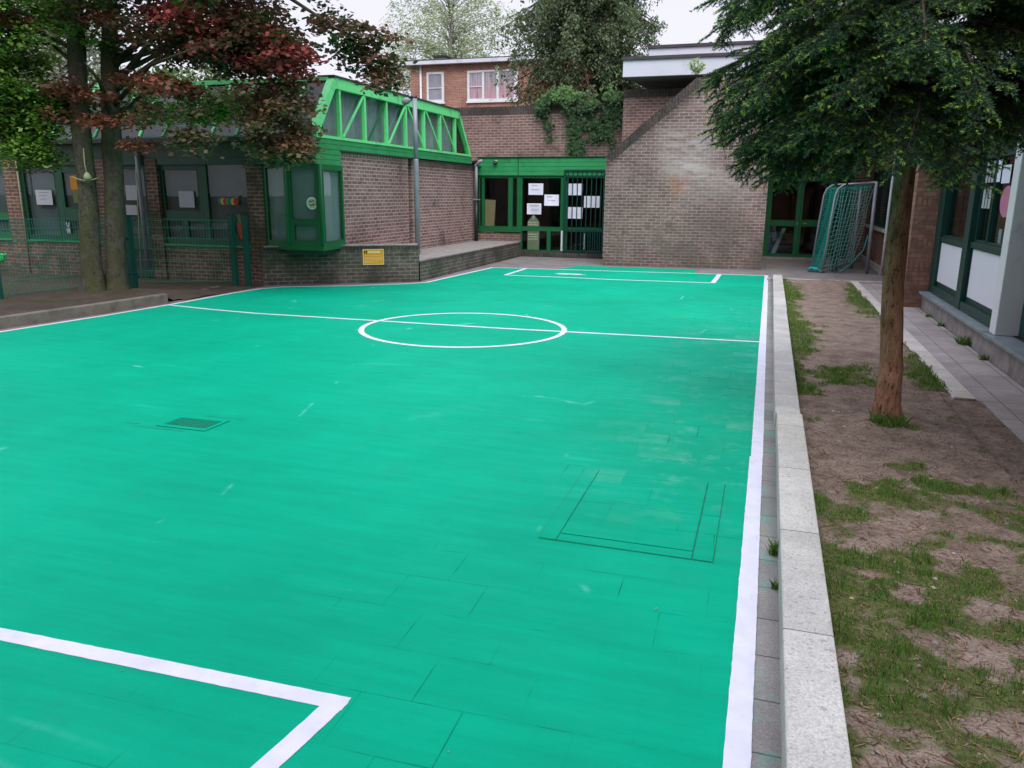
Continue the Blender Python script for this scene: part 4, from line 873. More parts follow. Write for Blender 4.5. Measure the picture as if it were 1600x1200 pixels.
# ---------------------------------------------------------------- fence, pole, rope, toy
t = thing('mesh_fence', (-10.9, 11, 0), 'low dark green welded mesh fence with thick posts in front of the hall', 'fence')
FP = [(-11.75, 3.0, .12), (-11.5, 6.2, .12), (-11.27, 9.2, .12), (-11.15, 11.75, .08), (-9.85, 12.98, .02)]
for i in range(len(FP)-1):
    a, c = Vector(FP[i]), Vector(FP[i+1]); d = (c-a); L_ = d.length; d.normalize(); nrm = Vector((-d.y, d.x, 0)); b = B(); n_ = int(Vector((d.x, d.y)).length*L_/.05)
    for k in range(n_+1):
        p = a+d*(L_*k/n_); b.bar(p+Vector((0, 0, .06)), p+Vector((0, 0, 1.24)), .006, .006, 'fence_wire', nrm)
    for z in (.08, .28, .48, .68, .88, 1.08, 1.23):
        for o_ in (.006, -.006): b.bar(a+Vector((0, 0, z))+nrm*o_, c+Vector((0, 0, z))+nrm*o_, .011, .008, 'fence_wire', nrm)
    b.build('mesh_panel', t)
for i, (x, y, z, r) in enumerate([(*FP[0], .03), (*FP[1], .03), (*FP[2], .03), (-11.12, 11.77, .0, .062), (-9.80, 13.0, -.03, .045), (-9.56, 13.08, -.03, .045)]):
    b = B(); s_ = r
    b.box(x-s_, x+s_, y-s_, y+s_, z, z+1.38 if i != 3 else 1.34, 'fence_green'); b.box(x-s_-.004, x+s_+.004, y-s_-.004, y+s_+.004, (z+1.38 if i != 3 else 1.34), (z+1.40 if i != 3 else 1.36), 'black_plastic'); 
    if i == 3: b.tube([(x, y-.07, .95), (x, y-.07, .99)], .075, 'fence_green', 10); b.tube([(x, y, .3), (x, y, .33)], .08, 'fence_green', 10)
    b.build('post', t)
t = thing('thin_stake', (-12.2, 13.2, .1), 'thin pale stake leaning against the hall beside the right trunk', 'stake'); b = B(); b.tube([(-12.15, 13.1, .05), (-12.28, 13.40, 2.3)], .011, 'rope', 8); b.build('stick', t)
t = thing('hanging_rope', (-10.5, 10.45, 1.9), 'pale rope tied round the left mossy trunk with a knot hanging from it', 'rope')
b = B(); b.tube([(-10.75+.205*math.cos(a), 10.6+.205*math.sin(a), 1.98+.03*math.sin(a*2)) for a in [i*math.pi/12 for i in range(25)]], .009, 'rope', 6, False); b.tube([(-10.58, 10.45, 2.45), (-10.56, 10.42, 2.2), (-10.53, 10.41, 2.06)], .009, 'rope', 6); b.build('cord', t)
b = B(); b.tube([(-10.53, 10.41, 2.08), (-10.53, 10.41, 2.03), (-10.52, 10.41, 1.98), (-10.52, 10.41, 1.95)], [.015, .05, .065, .03], 'rope', 10); b.build('knot', t)
t = thing('plastic_toy', (-13.25, 10.6, .9), 'bright green plastic watering toy hanging on the fence at the left edge', 'toy')
b = B(); b.tube([(-12.55, 10.35, .58), (-12.55, 10.35, .62), (-12.55, 10.35, .70), (-12.55, 10.35, .73)], [.05, .075, .07, .03], 'toy_green', 12); b.build('body', t)
b = B(); b.tube([(-12.5, 10.35, .66), (-12.43, 10.35, .70), (-12.42, 10.35, .73)], [.015, .013, .02], 'toy_green', 8); b.build('spout', t)
t['label'] = 'bright green plastic toy cut off by the left edge behind the fence'

# ---------------------------------------------------------------- goal
t = thing('football_goal', (1.8, 21, 0), 'small metal football goal with teal net turned sideways by the doors', 'goal')
def sideframe(y, dx, b):
    P = [(2.30+dx, y, 2.09), (1.80+dx, y-.05, 2.08), (1.62+dx, y-.07, 2.06), (1.50+dx, y-.08, 1.97), (1.44+dx, y-.10, 1.80), (1.38+dx, y-.2, 1.1), (1.30+dx, y-.3, .03)]
    b.tube(P, .022, 'galvanised', 8)
o = B(); sideframe(20.65, 0, o); o.build('side_frame', t); o = B(); sideframe(21.9, -.18, o); o.build('side_frame', t)
b = B(); b.tube([(2.32, 20.66, 0), (2.32, 20.66, 2.12)], .042, 'galvanised', 12); b.build('post', t)
b = B(); b.tube([(2.10, 21.92, 0), (2.12, 21.92, 2.10)], .036, 'galvanised', 12); b.build('post', t)
b = B(); b.tube([(2.32, 20.66, 2.10), (2.12, 21.92, 2.10)], .04, 'galvanised', 12); b.build('crossbar', t)
b = B(); b.tube([(2.10, 21.9, .10), (1.12, 21.62, .04)], .02, 'galvanised', 8); b.tube([(1.30, 20.35, .03), (1.12, 21.6, .03)], .02, 'galvanised', 8); b.build('ground_bar', t)
def netpatch(b, p00, p10, p01, p11, nu, nv, r, m, sag=.06, sd=(0, 1, 0)):
    p00, p10, p01, p11, sd = map(Vector, (p00, p10, p01, p11, sd))
    def P(u, v):
        q = (p00*(1-u)+p10*u)*(1-v)+(p01*(1-u)+p11*u)*v
        return q+sd*(sag*math.sin(math.pi*u)*math.sin(math.pi*v))+Vector((.012*math.sin(17*u+9*v), 0, .02*math.sin(11*v+13*u)))-Vector((0, 0, .06*math.sin(math.pi*u)*v))
    for i in range(nu+1): b.tube([P(i/nu, k/10) for k in range(11)], r, m, 3, False)
    for j in range(nv+1): b.tube([P(k/8, j/nv) for k in range(9)], r, m, 3, False)
b = B(); netpatch(b, (1.31, 20.37, .03), (2.0, 20.6, .32), (1.52, 20.58, 2.02), (2.28, 20.66, 2.06), 11, 19, .0055, 'net_pale', .05, (0, -1, 0))
b.tube([(1.70, 20.5, .02), (1.95, 20.6, .22), (2.2, 20.66, .55), (2.26, 20.66, .9)], .014, 'net_teal', 6, False); b.build('side_net', t)
b = B(); netpatch(b, (1.12, 21.6, .03), (2.1, 21.9, .05), (1.42, 21.8, 1.95), (2.1, 21.9, 2.06), 10, 18, .005, 'net_teal', .03); b.build('side_net', t)
b = B(); netpatch(b, (1.31, 20.37, .03), (1.12, 21.6, .03), (1.50, 20.58, 1.97), (1.32, 21.82, 1.97), 16, 30, .008, 'net_teal', .05, (1, 0, 0)); netpatch(b, (1.50, 20.58, 1.97), (1.32, 21.82, 1.97), (2.28, 20.66, 2.06), (2.1, 21.9, 2.06), 14, 8, .006, 'net_teal', .02, (0, 0, -1))
# gathered curtain of net hanging inside
k = 60; vs = []
for e, z in enumerate((.02, 1.0, 2.0)):
    for i in range(k+1): vs.append((1.62-.11*(2-z)/2+.17*i/k, 20.62+.05*math.sin(i*1.7)+.02*i/k, z))
for e in range(2):
    for i in range(0, k): 
        a = e*(k+1)+i; 
        if i % 2 == 0: b.raw([vs[a], vs[a+1], vs[a+k+2], vs[a+k+1]], [(0, 1, 2, 3)], 'net_teal')
b.build('back_net', t)
t2 = thing('net_bundle', (1.15, 20.6, 0), 'small turquoise bundle of netting on the paving at the foot of the goal', 'net'); b = B(); rs = random.Random(3)
for i in range(16):
    x, y, r = 1.12+rs.uniform(-.09, .1), 20.7+rs.uniform(-.06, .06), rs.uniform(.03, .06); b.tube([(x-.07, y, .02+r*.3), (x, y+.02, .03+r), (x+.08, y-.02, .015+r*.3)], [r*.3, r*.55, r*.3], 'net_blue', 6)
b.tube([(1.0, 20.6, .012), (1.2, 20.45, .012), (1.38, 20.5, .012)], .012, 'black_plastic', 6); b.build('netting', t2)

# ---------------------------------------------------------------- far house
t = thing('brick_house', (-13.5, 42, 0), 'orange brick house with white window frames and flat white roof edge behind the hall', 'house')
HY = W((0, 38, 0), (1, 0, 0), (0, -1, 0))
one('wall', t, lambda b: b.box(-17.5, -8.5, 38, 46, 0, 7.85, 'brick_house'))
one('roof', t, lambda b: (b.box(-18.0, -8.2, 37.6, 46.4, 7.86, 8.02, 'white_fascia'), b.box(-17.9, -8.3, 37.8, 46.3, 8.022, 8.10, 'roofing')))
one('chimney', t, lambda b: (b.box(-17.3, -16.65, 40.5, 41.2, 8.1, 8.72, 'tube_slate'), b.box(-17.36, -16.59, 40.44, 41.26, 8.66, 8.74, 'roofing')))
one('downpipe', t, lambda b: b.tube([(-16.92, 37.93, 1), (-16.92, 37.93, 7.86)], .055, 'white_paint', 8))
filled(HY, -16.62, -15.70, 6.14, 7.54, [(-16.51, -15.82, 6.82, 7.44), (-16.51, -15.82, 6.26, 6.78)], -.02, .05, 'white_paint', t, glass='house_window')
filled(HY, -14.48, -11.9, 6.14, 7.54, [(-14.36, -13.72, 6.82, 7.44), (-14.36, -13.72, 6.26, 6.78), (-13.60, -12.98, 6.24, 7.46), (-12.86, -12.1, 6.24, 7.46)], -.02, .05, 'white_paint', t, glass='house_curtain')
for x0, x1 in ((-16.66, -15.66), (-14.52, -11.86)): one('window_sill', t, lambda b: HY.box(b, x0, x1, 6.06, 6.14, 0, .09, 'white_paint'))
filled(HY, -14.45, -13.2, 3.3, 5.0, [(-14.35, -13.3, 3.4, 4.9)], -.02, .05, 'white_paint', t, glass='house_window')

t = thing('unseen_rear_building', (-3, -5, 0), 'plain unseen brick building behind the camera, with a wing added to shade the near court', 'building')  # unseen building; its height and left wing added to shade the near court
one('wall', t, lambda b: (b.box(-14, 6, -6, -3.2, 0, 8.6, 'brick_right'), b.box(-16, -11.4, -3.19, 3.5, 0, 6.5, 'brick_right'))); one('roof', t, lambda b: b.box(-14.3, 6.3, -9, -3.0, 8.602, 8.9, 'roof_trim'))
# ---------------------------------------------------------------- vegetation
def trunk_obj(name, parent, pts, rs, mat, n=20, rough=.10, flare=1.0):
    P = [Vector(p) for p in pts]; Q_ = []; RR = []
    for i in range(len(P)-1):
        k = max(2, int((P[i+1]-P[i]).length/.12))
        for j in range(k): f = j/k; Q_.append(P[i].lerp(P[i+1], f)); RR.append(rs[i]*(1-f)+rs[i+1]*f)
    Q_.append(P[-1]); RR.append(rs[-1]); b = B(); b.tube(Q_, RR, mat, n)
    r2 = np.random.default_rng(abs(hash(name)) % 1000 if False else 5)
    for i in range(len(Q_)):
        for j in range(n):
            x, y, z = b.v[i*n+j]; c = Q_[i]; a = j/n*6.28; s_ = 1+rough*(math.sin(3*a+z*1.7)*.5+math.sin(5*a-z*3.1)*.3+r2.normal()*.25)
            b.v[i*n+j] = (c.x+(x-c.x)*s_, c.y+(y-c.y)*s_, z)
    return b.build(name, parent)
def limbs(parent, segs, mat, name='limb'):
    b = B()
    for pts, r0, r1 in segs:
        k = len(pts); b.tube(pts, [r0+(r1-r0)*i/(k-1) for i in range(k)], mat, 6)
    return b.build(name, parent)
def kites(C, A, Bv, la, lb):
    A = unit(A)*la[:, None]; Bv = unit(Bv)*lb[:, None]/2
    return np.stack([C, C+A*.45+Bv, C+A, C+A*.45-Bv], 1)
def spray_leaves(centers, radii, per, size, cols, flat=.25, droop=.2):
    """centers (k,3); radii (k,3)"""
    k = len(centers); n = k*per; idx = np.repeat(np.arange(k), per); p = unit(R.normal(size=(n, 3)))*R.random((n, 1))**.5
    C = centers[idx]+p*radii[idx]; C[:, 2] -= droop*(p[:, 0]**2+p[:, 1]**2)*radii[idx][:, 0]
    a = R.random(n)*6.28; A = np.stack([np.cos(a), np.sin(a), R.normal(size=n)*.35-.25], 1); nrm = np.stack([R.normal(size=n)*flat*1.6, R.normal(size=n)*flat*1.6, np.ones(n)], 1)
    Bv = np.cross(nrm, A); s_ = size*(.6+.7*R.random(n)); return kites(C, A, Bv, s_, s_*.8), cols[idx]*(.75+.5*R.random((n, 1)))
def inell(n, ells):
    out = []; w = np.array([e[3]*e[4]*e[5] for e in ells], float); w /= w.sum()
    for e, m in zip(ells, (w*n).astype(int)+1):
        p = unit(R.normal(size=(m, 3)))*(R.random((m, 1))**.38); out.append(np.array(e[:3])+p*np.array(e[3:6]))
    return np.concatenate(out)

# left tree with green leaves
t = thing('maple_tree', (-10.85, 10.6, .12), 'leaning mossy-trunked tree with fresh green leaves, nearer the left edge', 'tree')
trunk_obj('trunk', t, [(-10.86, 10.6, -.05), (-10.86, 10.6, .25), (-10.84, 10.6, .8), (-10.75, 10.6, 1.8), (-10.72, 10.6, 2.8), (-10.66, 10.6, 3.75), (-10.58, 10.6, 4.7), (-10.6, 10.5, 7)], [.28, .19, .155, .142, .145, .135, .12, .06], 'bark_mossy')
ms = [];
for i in range(14):
    a = rad(120+i*23); z0 = 3.2+i*.25; ex = 1.8+.5*math.sin(i*2.1); base = (-10.65, 10.6, z0)
    ms.append(([base, (-10.65+ex*.5*math.cos(a), 10.6+ex*.5*math.sin(a), z0+.4), (-10.65+ex*math.cos(a), 10.6+ex*math.sin(a), z0+.45)], .04, .008))
ms.append(([(-10.7, 10.6, 3.3), (-11.2, 10.4, 3.3), (-11.6, 10.3, 2.9), (-11.7, 10.3, 2.5)], .035, .006))
limbs(t, ms, 'bark_mossy')
c = np.concatenate([inell(190, [(-11.7, 10.4, 5.1, 2.2, 1.6, 1.6)]), inell(95, [(-11.85, 10.3, 3.75, .62, .8, .9)]), inell(50, [(-11.75, 10.3, 2.85, .62, .6, .42)]), inell(18, [(-11.5, 10.3, 2.38, .26, .3, .2)]), inell(26, [(-11.2, 10.8, 3.2, .4, .35, .28)]), inell(14, [(-10.35, 11.5, 3.1, .5, .3, .3)]), inell(30, [(-9.5, 12.3, 3.3, .9, .4, .3)])])
c = c[~((c[:, 0] > -11.65) & (c[:, 0] < -10.95) & (c[:, 2] > 3.5) & (c[:, 2] < 4.4) & (R.random(len(c)) < .8))]
rr = np.stack([.38+.2*R.random(len(c))]*2+[.16+.1*R.random(len(c))], 1); tt = R.random((len(c), 1))
cols = np.array([.055, .125, .03])*(1-tt)+np.array([.24, .42, .08])*tt
V, cc = spray_leaves(c, rr*.85, 120, .075, cols); polysoup('crown', V, cc, 'leaves', t, 4)

# right tree of the pair: copper leaves
t = thing('copper_maple_tree', (-10.65, 10.9, .1), 'mossy-trunked tree with dark red and copper leaves hanging over the hall roof', 'tree')
trunk_obj('trunk', t, [(-10.66, 10.9, -.05), (-10.66, 10.9, .25), (-10.6, 10.9, .9), (-10.48, 10.9, 1.87), (-10.4, 10.9, 2.79), (-10.3, 10.9, 3.78), (-10.18, 10.9, 4.7), (-10.0, 10.9, 7.5)], [.29, .175, .15, .152, .15, .13, .11, .05], 'bark_mossy')
ms = []
for i in range(18):
    a = rad(-60+i*31); z0 = 2.9+i*.22; ex = 2.4+.7*math.sin(i*1.9); bx = -10.35+.02*i
    ms.append(([(bx, 10.9, z0), (bx+ex*.5*math.cos(a), 10.9+ex*.4*math.sin(a), z0+.5), (bx+ex*math.cos(a), 10.9+ex*.8*math.sin(a), z0+.6)], .05, .008))
ms += [([(-10.3, 10.9, 3.4), (-9.3, 10.8, 4.1), (-8.0, 10.7, 4.1), (-7.2, 10.8, 3.4), (-7.0, 10.9, 2.7)], .055, .006), ([(-10.3, 10.9, 3.7), (-8.8, 10.9, 4.6), (-7.2, 11, 4.7), (-6.2, 11, 4.1), (-5.4, 11, 3.55)], .06, .006),
       ([(-10.35, 10.9, 2.9), (-9.6, 10.8, 3.3), (-8.6, 10.7, 3.35)], .035, .006), ([(-10.4, 10.9, 2.75), (-11.2, 10.5, 3.2), (-12, 10.3, 3.25)], .035, .006)]
limbs(t, ms, 'bark_mossy')
def cyl(pts, n, sp):
    pts = np.array(pts); k = R.random(n)*(len(pts)-1); i = np.minimum(k.astype(int), len(pts)-2); f = (k-i)[:, None]; return pts[i]*(1-f)+pts[i+1]*f+R.normal(size=(n, 3))*np.array(sp)
parts = [(inell(520, [(-8.95, 10.9, 6.0, 2.95, 2.2, 2.2)]), 0), (inell(80, [(-7.8, 10.8, 4.0, 1.15, 1.0, .45)]), 0), (inell(50, [(-7.35, 10.9, 3.05, .62, .6, .75)]), 1), (cyl([(-6.9, 11, 2.55), (-7.35, 11, 2.3)], 16, (.15, .12, .07)), 1),
         (cyl([(-6.6, 11, 4.3), (-5.9, 11, 4.0), (-5.75, 11, 3.75)], 20, (.2, .2, .12)), 0), (cyl([(-6.1, 11, 3.75), (-5.5, 11, 3.6), (-5.25, 11, 3.35)], 9, (.09, .1, .05)), 0),
         (cyl([(-7.4, 10.6, 4.0), (-6.8, 10.6, 3.7), (-6.55, 10.6, 3.55)], 16, (.2, .2, .12)), 2), (cyl([(-9.0, 10.3, 4.75), (-8.2, 10.3, 4.2), (-7.3, 10.3, 3.6)], 15, (.25, .2, .16)), 2),
         (cyl([(-9.9, 10.2, 3.45), (-9.0, 10.2, 3.4), (-8.2, 10.3, 3.25)], 13, (.12, .2, .03)), 3), (cyl([(-11.3, 10.2, 3.5), (-9.8, 10.2, 3.2)], 6, (.1, .15, .03)), 3),
         (cyl([(-11.2, 10.2, 2.95), (-9.6, 10.2, 2.85)], 4, (.15, .15, .05)), 3), (cyl([(-12.4, 10.2, 4.45), (-9.8, 10.2, 4.25)], 9, (.25, .3, .05)), 3), (cyl([(-9.5, 10.3, 2.9), (-8.6, 10.4, 2.6), (-8.0, 10.4, 2.85)], 9, (.2, .15, .12)), 1), (cyl([(-9.9, 10.4, 3.0), (-9.3, 10.4, 2.4)], 3, (.1, .1, .05)), 3)]
Vs = []; Cs = []
pal = {0: ((.11, .088, .055), (.22, .085, .07)), 1: ((.13, .115, .06), (.28, .155, .10)), 2: ((.17, .045, .045), (.42, .085, .085)), 3: ((.17, .066, .048), (.30, .105, .07))}
for c, kd in parts:
    tt = R.random((len(c), 1)); lo, hi = map(np.array, pal[kd]); cols = lo*(1-tt)+hi*tt
    if kd == 0:
        m = R.random(len(c)) < .25; cols[m] = np.array([.05, .085, .03])
    rr = np.stack([.26+.18*R.random(len(c))]*2+[(.10 if kd else .13)+.08*R.random(len(c))], 1); V, cc = spray_leaves(c, rr*.95, 84, .086, cols, .4); Vs.append(V); Cs.append(cc)
polysoup('crown', np.concatenate(Vs), np.concatenate(Cs), 'leaves', t, 4)

# spruce on the right bed
t = thing('spruce_tree', (1.0, 6.6, .08), 'spruce with straight brown trunk and drooping dark needles tipped light green, in the bed', 'tree')
trunk_obj('trunk', t, [(1.01, 6.62, .0), (1.01, 6.62, .10), (1.0, 6.62, .22), (1.0, 6.62, .5), (.945, 6.62, 1.12), (.93, 6.62, 1.6), (.925, 6.62, 2.1), (.92, 6.65, 3.2), (.92, 6.7, 4.6), (.92, 6.7, 6.2)], [.150, .118, .100, .083, .077, .073, .070, .062, .04, .015], 'bark_spruce', 32, .09)
SH = []; SC = []; LB = []
def shoots(P0, D, L_, tipcol, core, nn=16):
    """needled twigs: P0 (n,3) start, D unit dir, L length"""
    n = len(P0); D = unit(D); up = np.array([0, 0, 1.0]); S1 = unit(np.cross(D, up)+1e-4); S2 = np.cross(S1, D); out = []; col = []
    for q in (S1, S2):                       # woody core
        w = q*.004; out.append(np.stack([P0-w, P0+w, P0+D*L_[:, None]], 1)); col.append(np.tile([.035, .028, .016], (n, 1)))
    for k in range(nn):
        f = (k+R.random(n))/nn; a = R.random(n)*6.28 if k % 2 else R.random(n)*3.14*1.0+(-.0)
        side = S1*np.cos(a)[:, None]+S2*np.sin(a)[:, None]; base = P0+D*(L_*f)[:, None]; nl = (.015+.009*R.random(n))[:, None]
        dr = unit(side+D*.75); tip = base+dr*nl; wv = unit(np.cross(dr, R.normal(size=(n, 3))))*.0036
        out.append(np.stack([base-wv, base+wv, tip], 1)); tf = (f > .55) & (tipcol > 0)
        cdk = core*(.7+.6*R.random((n, 1))); clt = np.array([.25, .40, .075])*(.7+.5*R.random((n, 1))); col.append(np.where(tf[:, None], clt, cdk))
    return np.concatenate(out), np.concatenate(col)
rs = np.random.default_rng(3); axis = lambda z: np.array([.92, 6.65, z])
BR = []
# lower whorls set from what the photograph shows (direction in degrees, height, reach, end drop)
for (az, z, L_, dz) in ((180, 2.45, 1.25, -.42), (195, 2.75, 1.45, -.40), (168, 2.9, 1.5, -.55), (205, 2.35, 1.05, -.38), (215, 2.6, 1.3, -.42), (228, 2.3, .95, -.30), (240, 2.55, 1.2, -.40), (158, 2.6, 1.2, -.35), (145, 2.5, 1.2, -.35),
                        (262, 2.5, 1.15, -.42), (278, 2.35, 1.0, -.42), (295, 2.45, 1.05, -.42), (310, 2.5, 1.15, -.40), (325, 2.55, 1.15, -.38), (340, 2.6, 1.2, -.36), (355, 2.7, 1.25, -.36), (10, 2.6, 1.2, -.4), (30, 2.6, 1.3, -.4), (50, 2.7, 1.3, -.4), (75, 2.6, 1.2, -.4), (100, 2.7, 1.3, -.4), (120, 2.6, 1.2, -.4), (185, 3.1, 1.55, -.45), (220, 3.0, 1.5, -.5), (250, 2.9, 1.4, -.5),
                        (280, 2.85, 1.35, -.5), (305, 2.9, 1.4, -.5), (330, 3.0, 1.45, -.45), (350, 3.05, 1.5, -.4)): BR.append((az, z, L_, dz))
for k in range(16): BR.append((146+k*7.5, 2.35+.95*((k*7) % 16)/16, 1.0+.38*((k*5) % 16)/16, -.36))
z = 3.05
while z < 5.6:
    L0 = 1.55*(1-min(1, (z-3.0)/2.9))**.7+.1
    for k in range(10 if z < 3.6 else 4): BR.append((rs.random()*360, z+rs.random()*.2, L0*(.8+.35*rs.random()), -.28*L0*(.6+.8*rs.random())))
    z += .26 if z < 5 else .42
P0s = []; Ds = []; Ls = []; Tp = []
for (az, z, L_, dz) in BR:
    a = rad(az); L_ *= (.90 if 150 < az % 360 < 250 else (.80 if 285 < az % 360 < 360 and z < 2.9 else 1)); dz *= (.6 if (285 < az % 360 or az % 360 < 20) and z < 2.9 else 1)
    d = np.array([math.cos(a), math.sin(a), 0]); lat = np.array([-d[1], d[0], 0]); p0 = axis(z); K = 12; bp = []
    for k in range(K+1):
        f = k/K; bp.append(p0+d*L_*f+np.array([0, 0, .30*L_*f*(1-f)*1.2+dz*f**1.5])+lat*.05*math.sin(f*3+z*5))
    LB.append(([tuple(q) for q in bp], .022, .004)); far = z > 3.7
    nb = int(L_*(34 if not far else 9))
    for k in range(nb):
        f = .22+.78*(k+rs.random())/nb; i = min(int(f*K), K-1); q = bp[i]+(bp[i+1]-bp[i])*(f*K-i); s_ = 1 if k % 2 else -1
        bl = (.13+.26*(1-abs(f-.45)))*(.7+.5*rs.random()); dirn = unit(d*.62+lat*s_*(.9-.5*f)+np.array([0, 0, -.22-.35*rs.random()])); hang = rs.random() < .4
        if hang: dirn = unit(d*.35+lat*s_*.35+np.array([0, 0, -.85])); bl *= .75
        m = max(2, int(bl/.045)); LB.append(([tuple(q), tuple(q+dirn*bl*.5), tuple(q+dirn*bl+np.array([0, 0, -.04*bl]))], .004, .0015))
        for j in range(m):
            g = (j+.6)/m; c0 = q+dirn*bl*g; s2 = 1 if j % 2 else -1; sd = unit(np.cross(dirn, [0, 0, 1.0])+1e-5)
            dd = unit(dirn*.8+sd*s2*.75+np.array([0, 0, -.25+.2*rs.random()])+rs.normal(size=3)*.12); P0s.append(c0); Ds.append(dd); Ls.append(.055+.06*rs.random()); Tp.append(1 if (rs.random() < .38 and f > .3) else 0)
            if z < 3.7:
                dd = unit(dirn*.7-sd*s2*.8+np.array([0, 0, -.45+.3*rs.random()])+rs.normal(size=3)*.2); P0s.append(c0); Ds.append(dd); Ls.append(.05+.05*rs.random()); Tp.append(1 if (rs.random() < .30 and f > .3) else 0)
        P0s.append(q+dirn*bl*.55); Ds.append(dirn); Ls.append(bl*.5); Tp.append(1 if rs.random() < .6 else 0)
        P0s.append(q); Ds.append(dirn); Ls.append(bl*.6); Tp.append(0)
P0s, Ds, Ls, Tp = map(np.array, (P0s, Ds, Ls, Tp)); P0s = P0s.astype(float)
core = np.array([.054, .122, .064]); V, cc = shoots(P0s, Ds, Ls, Tp, core, 26)
print('spruce shoots', len(P0s), 'tris', len(V))
polysoup('crown', V, cc, 'needles', t, 3); limbs(t, LB[:0]+[x for x in LB], 'bark_brown')

# drooping conifer behind the link building
t = thing('drooping_cypress', (-6.3, 26.5, 0), 'tall shaggy conifer with drooping grey-green branches and brown patches behind the link', 'tree')
trunk_obj('trunk', t, [(-6.3, 26.8, 0), (-6.3, 26.8, 4), (-6.2, 26.8, 8), (-6.2, 26.8, 12)], [.28, .22, .14, .03], 'bark_brown')
Cc = []; lm = []; rs = np.random.default_rng(9)
for i in range(210):
    z = 4.5+7*rs.random()**1.25; a = rs.random()*6.28; L_ = 2.8*(1-max(0, z-7.5)/7.5)**.7*(.5+.55*rs.random())
    d = np.array([math.cos(a), math.sin(a)*.8, 0]); p0 = np.array([-6.25, 26.8, z+.5]); pe = p0+d*L_+np.array([0, 0, -.15*L_]); lm.append(([tuple(p0), tuple(p0+d*L_*.5+np.array([0, 0, .25])), tuple(pe)], .045, .01)); brown = rs.random() < .05
    for k in range(17):
        f = .15+.85*k/17; q = p0+d*L_*f+np.array([0, 0, .25*math.sin(f*3.1)-.15*L_*f])+rs.normal(size=3)*.13; hang = .35+.75*rs.random(); Cc.append((q, hang, brown and rs.random() < .7))
Vs = []; Cs = []
for q, hang, br in Cc:
    n = 40; f = R.random(n)**1.4; c = q+np.stack([R.normal(size=n)*(.05+.09*f), R.normal(size=n)*.09, -hang*.8*f], 1); a = R.random(n)*6.28
    A = np.stack([np.cos(a)*.9, np.sin(a)*.9, -np.ones(n)*.8], 1); Bv = np.cross(A, R.normal(size=(n, 3))); Vs.append(kites(c, A, Bv, .07+.09*R.random(n), .042+.025*R.random(n)))
    base = np.array([.19, .105, .065]) if br else np.array([.125, .175, .095])*(.55+.95*R.random()); Cs.append(base*(.7+.6*R.random((n, 1))))
polysoup('crown', np.concatenate(Vs), np.concatenate(Cs), 'leaves', t, 4); limbs(t, lm, 'bark_brown')

# pale birches far behind
def birch(name, label, x, y, zc, rx, ry, rz_, n, per=60, size=.15, col=((.20, .27, .13), (.38, .43, .30)), group=None, extra=()):
    t = thing(name, (x, y, 0), label, 'tree', group); trunk_obj('trunk', t, [(x, y, 0), (x, y, zc-rz_*.5), (x+.2, y, zc), (x+.3, y, zc+rz_*.8)], [.28, .22, .14, .03], 'bark_pale', 10); lm = []
    rs = np.random.default_rng(int(abs(x)*10))
    c = inell(n, [(x, y, zc, rx, ry, rz_)]+list(extra))
    for i in range(0, len(c), 2):
        z0 = max(zc-rz_*.75, min(c[i, 2]-1.2, zc+rz_*.5)); lm.append(([(x+.1, y, z0), tuple((np.array([x, y, z0])+c[i])/2+np.array([0, 0, .3])), tuple(c[i])], .028, .006))
    limbs(t, lm, 'bark_pale'); tt = R.random((len(c), 1)); cols = np.array(col[0])*(1-tt)+np.array(col[1])*tt
    rr = np.stack([.35+.35*R.random(len(c))]*2+[.35+.3*R.random(len(c))], 1); V, cc = spray_leaves(c, rr, per, size, cols, .8, .5); polysoup('crown', V, cc, 'leaves', t, 4)
birch('birch_tree', 'pale airy birch with thin light leaves behind the orange brick house', -18.7, 46, 10.6, 4.1, 2.5, 4.0, 420, per=52, size=.12, col=((.26, .33, .19), (.50, .55, .42)), extra=[(-22.4, 46, 9.0, 1.6, 1.5, 2.6)])
birch('birch_tree', 'pale tree seen through the green leaves at the top left', -31.5, 30, 8.2, 3.2, 2.4, 4.2, 330, col=((.25, .28, .22), (.42, .44, .38)))
birch('background_tree', 'green tree behind the hall roof, glimpsed between the two mossy trunks', -24.5, 30, 5.3, 3.8, 2.4, 2.2, 150, size=.2, col=((.05, .09, .03), (.12, .19, .06)))

# ivy
t = thing('ivy', (-5.3, 22.6, 4.2), 'glossy green ivy spilling over the brick wall above the green fascia', 'climber'); lv = []; 
def hangs(x0, x1, z0, z1, n, w):
    f = R.random(n); return np.stack([x0+(x1-x0)*f+R.normal(size=n)*w, 22.60-.10*R.random(n), z0+(z1-z0)*f+R.normal(size=n)*w], 1)
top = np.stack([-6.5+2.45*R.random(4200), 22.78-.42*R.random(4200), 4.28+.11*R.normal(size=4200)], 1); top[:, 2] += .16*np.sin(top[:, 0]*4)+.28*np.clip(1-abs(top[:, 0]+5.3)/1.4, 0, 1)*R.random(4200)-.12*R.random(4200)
lv += [top, hangs(-6.3, -6.1, 4.2, 3.35, 260, .07), hangs(-5.55, -5.4, 4.1, 3.6, 420, .10), hangs(-5.3, -5.35, 4.2, 3.0, 750, .12), hangs(-5.1, -5.2, 4.1, 3.4, 350, .12), hangs(-5.35, -5.2, 3.3, 2.84, 200, .10), hangs(-4.9, -4.75, 4.1, 3.3, 500, .11), hangs(-4.6, -4.25, 4.2, 3.0, 240, .05), hangs(-4.3, -4.2, 4.3, 3.8, 350, .10), hangs(-4.9, -4.3, 3.5, 3.5, 150, .09)]
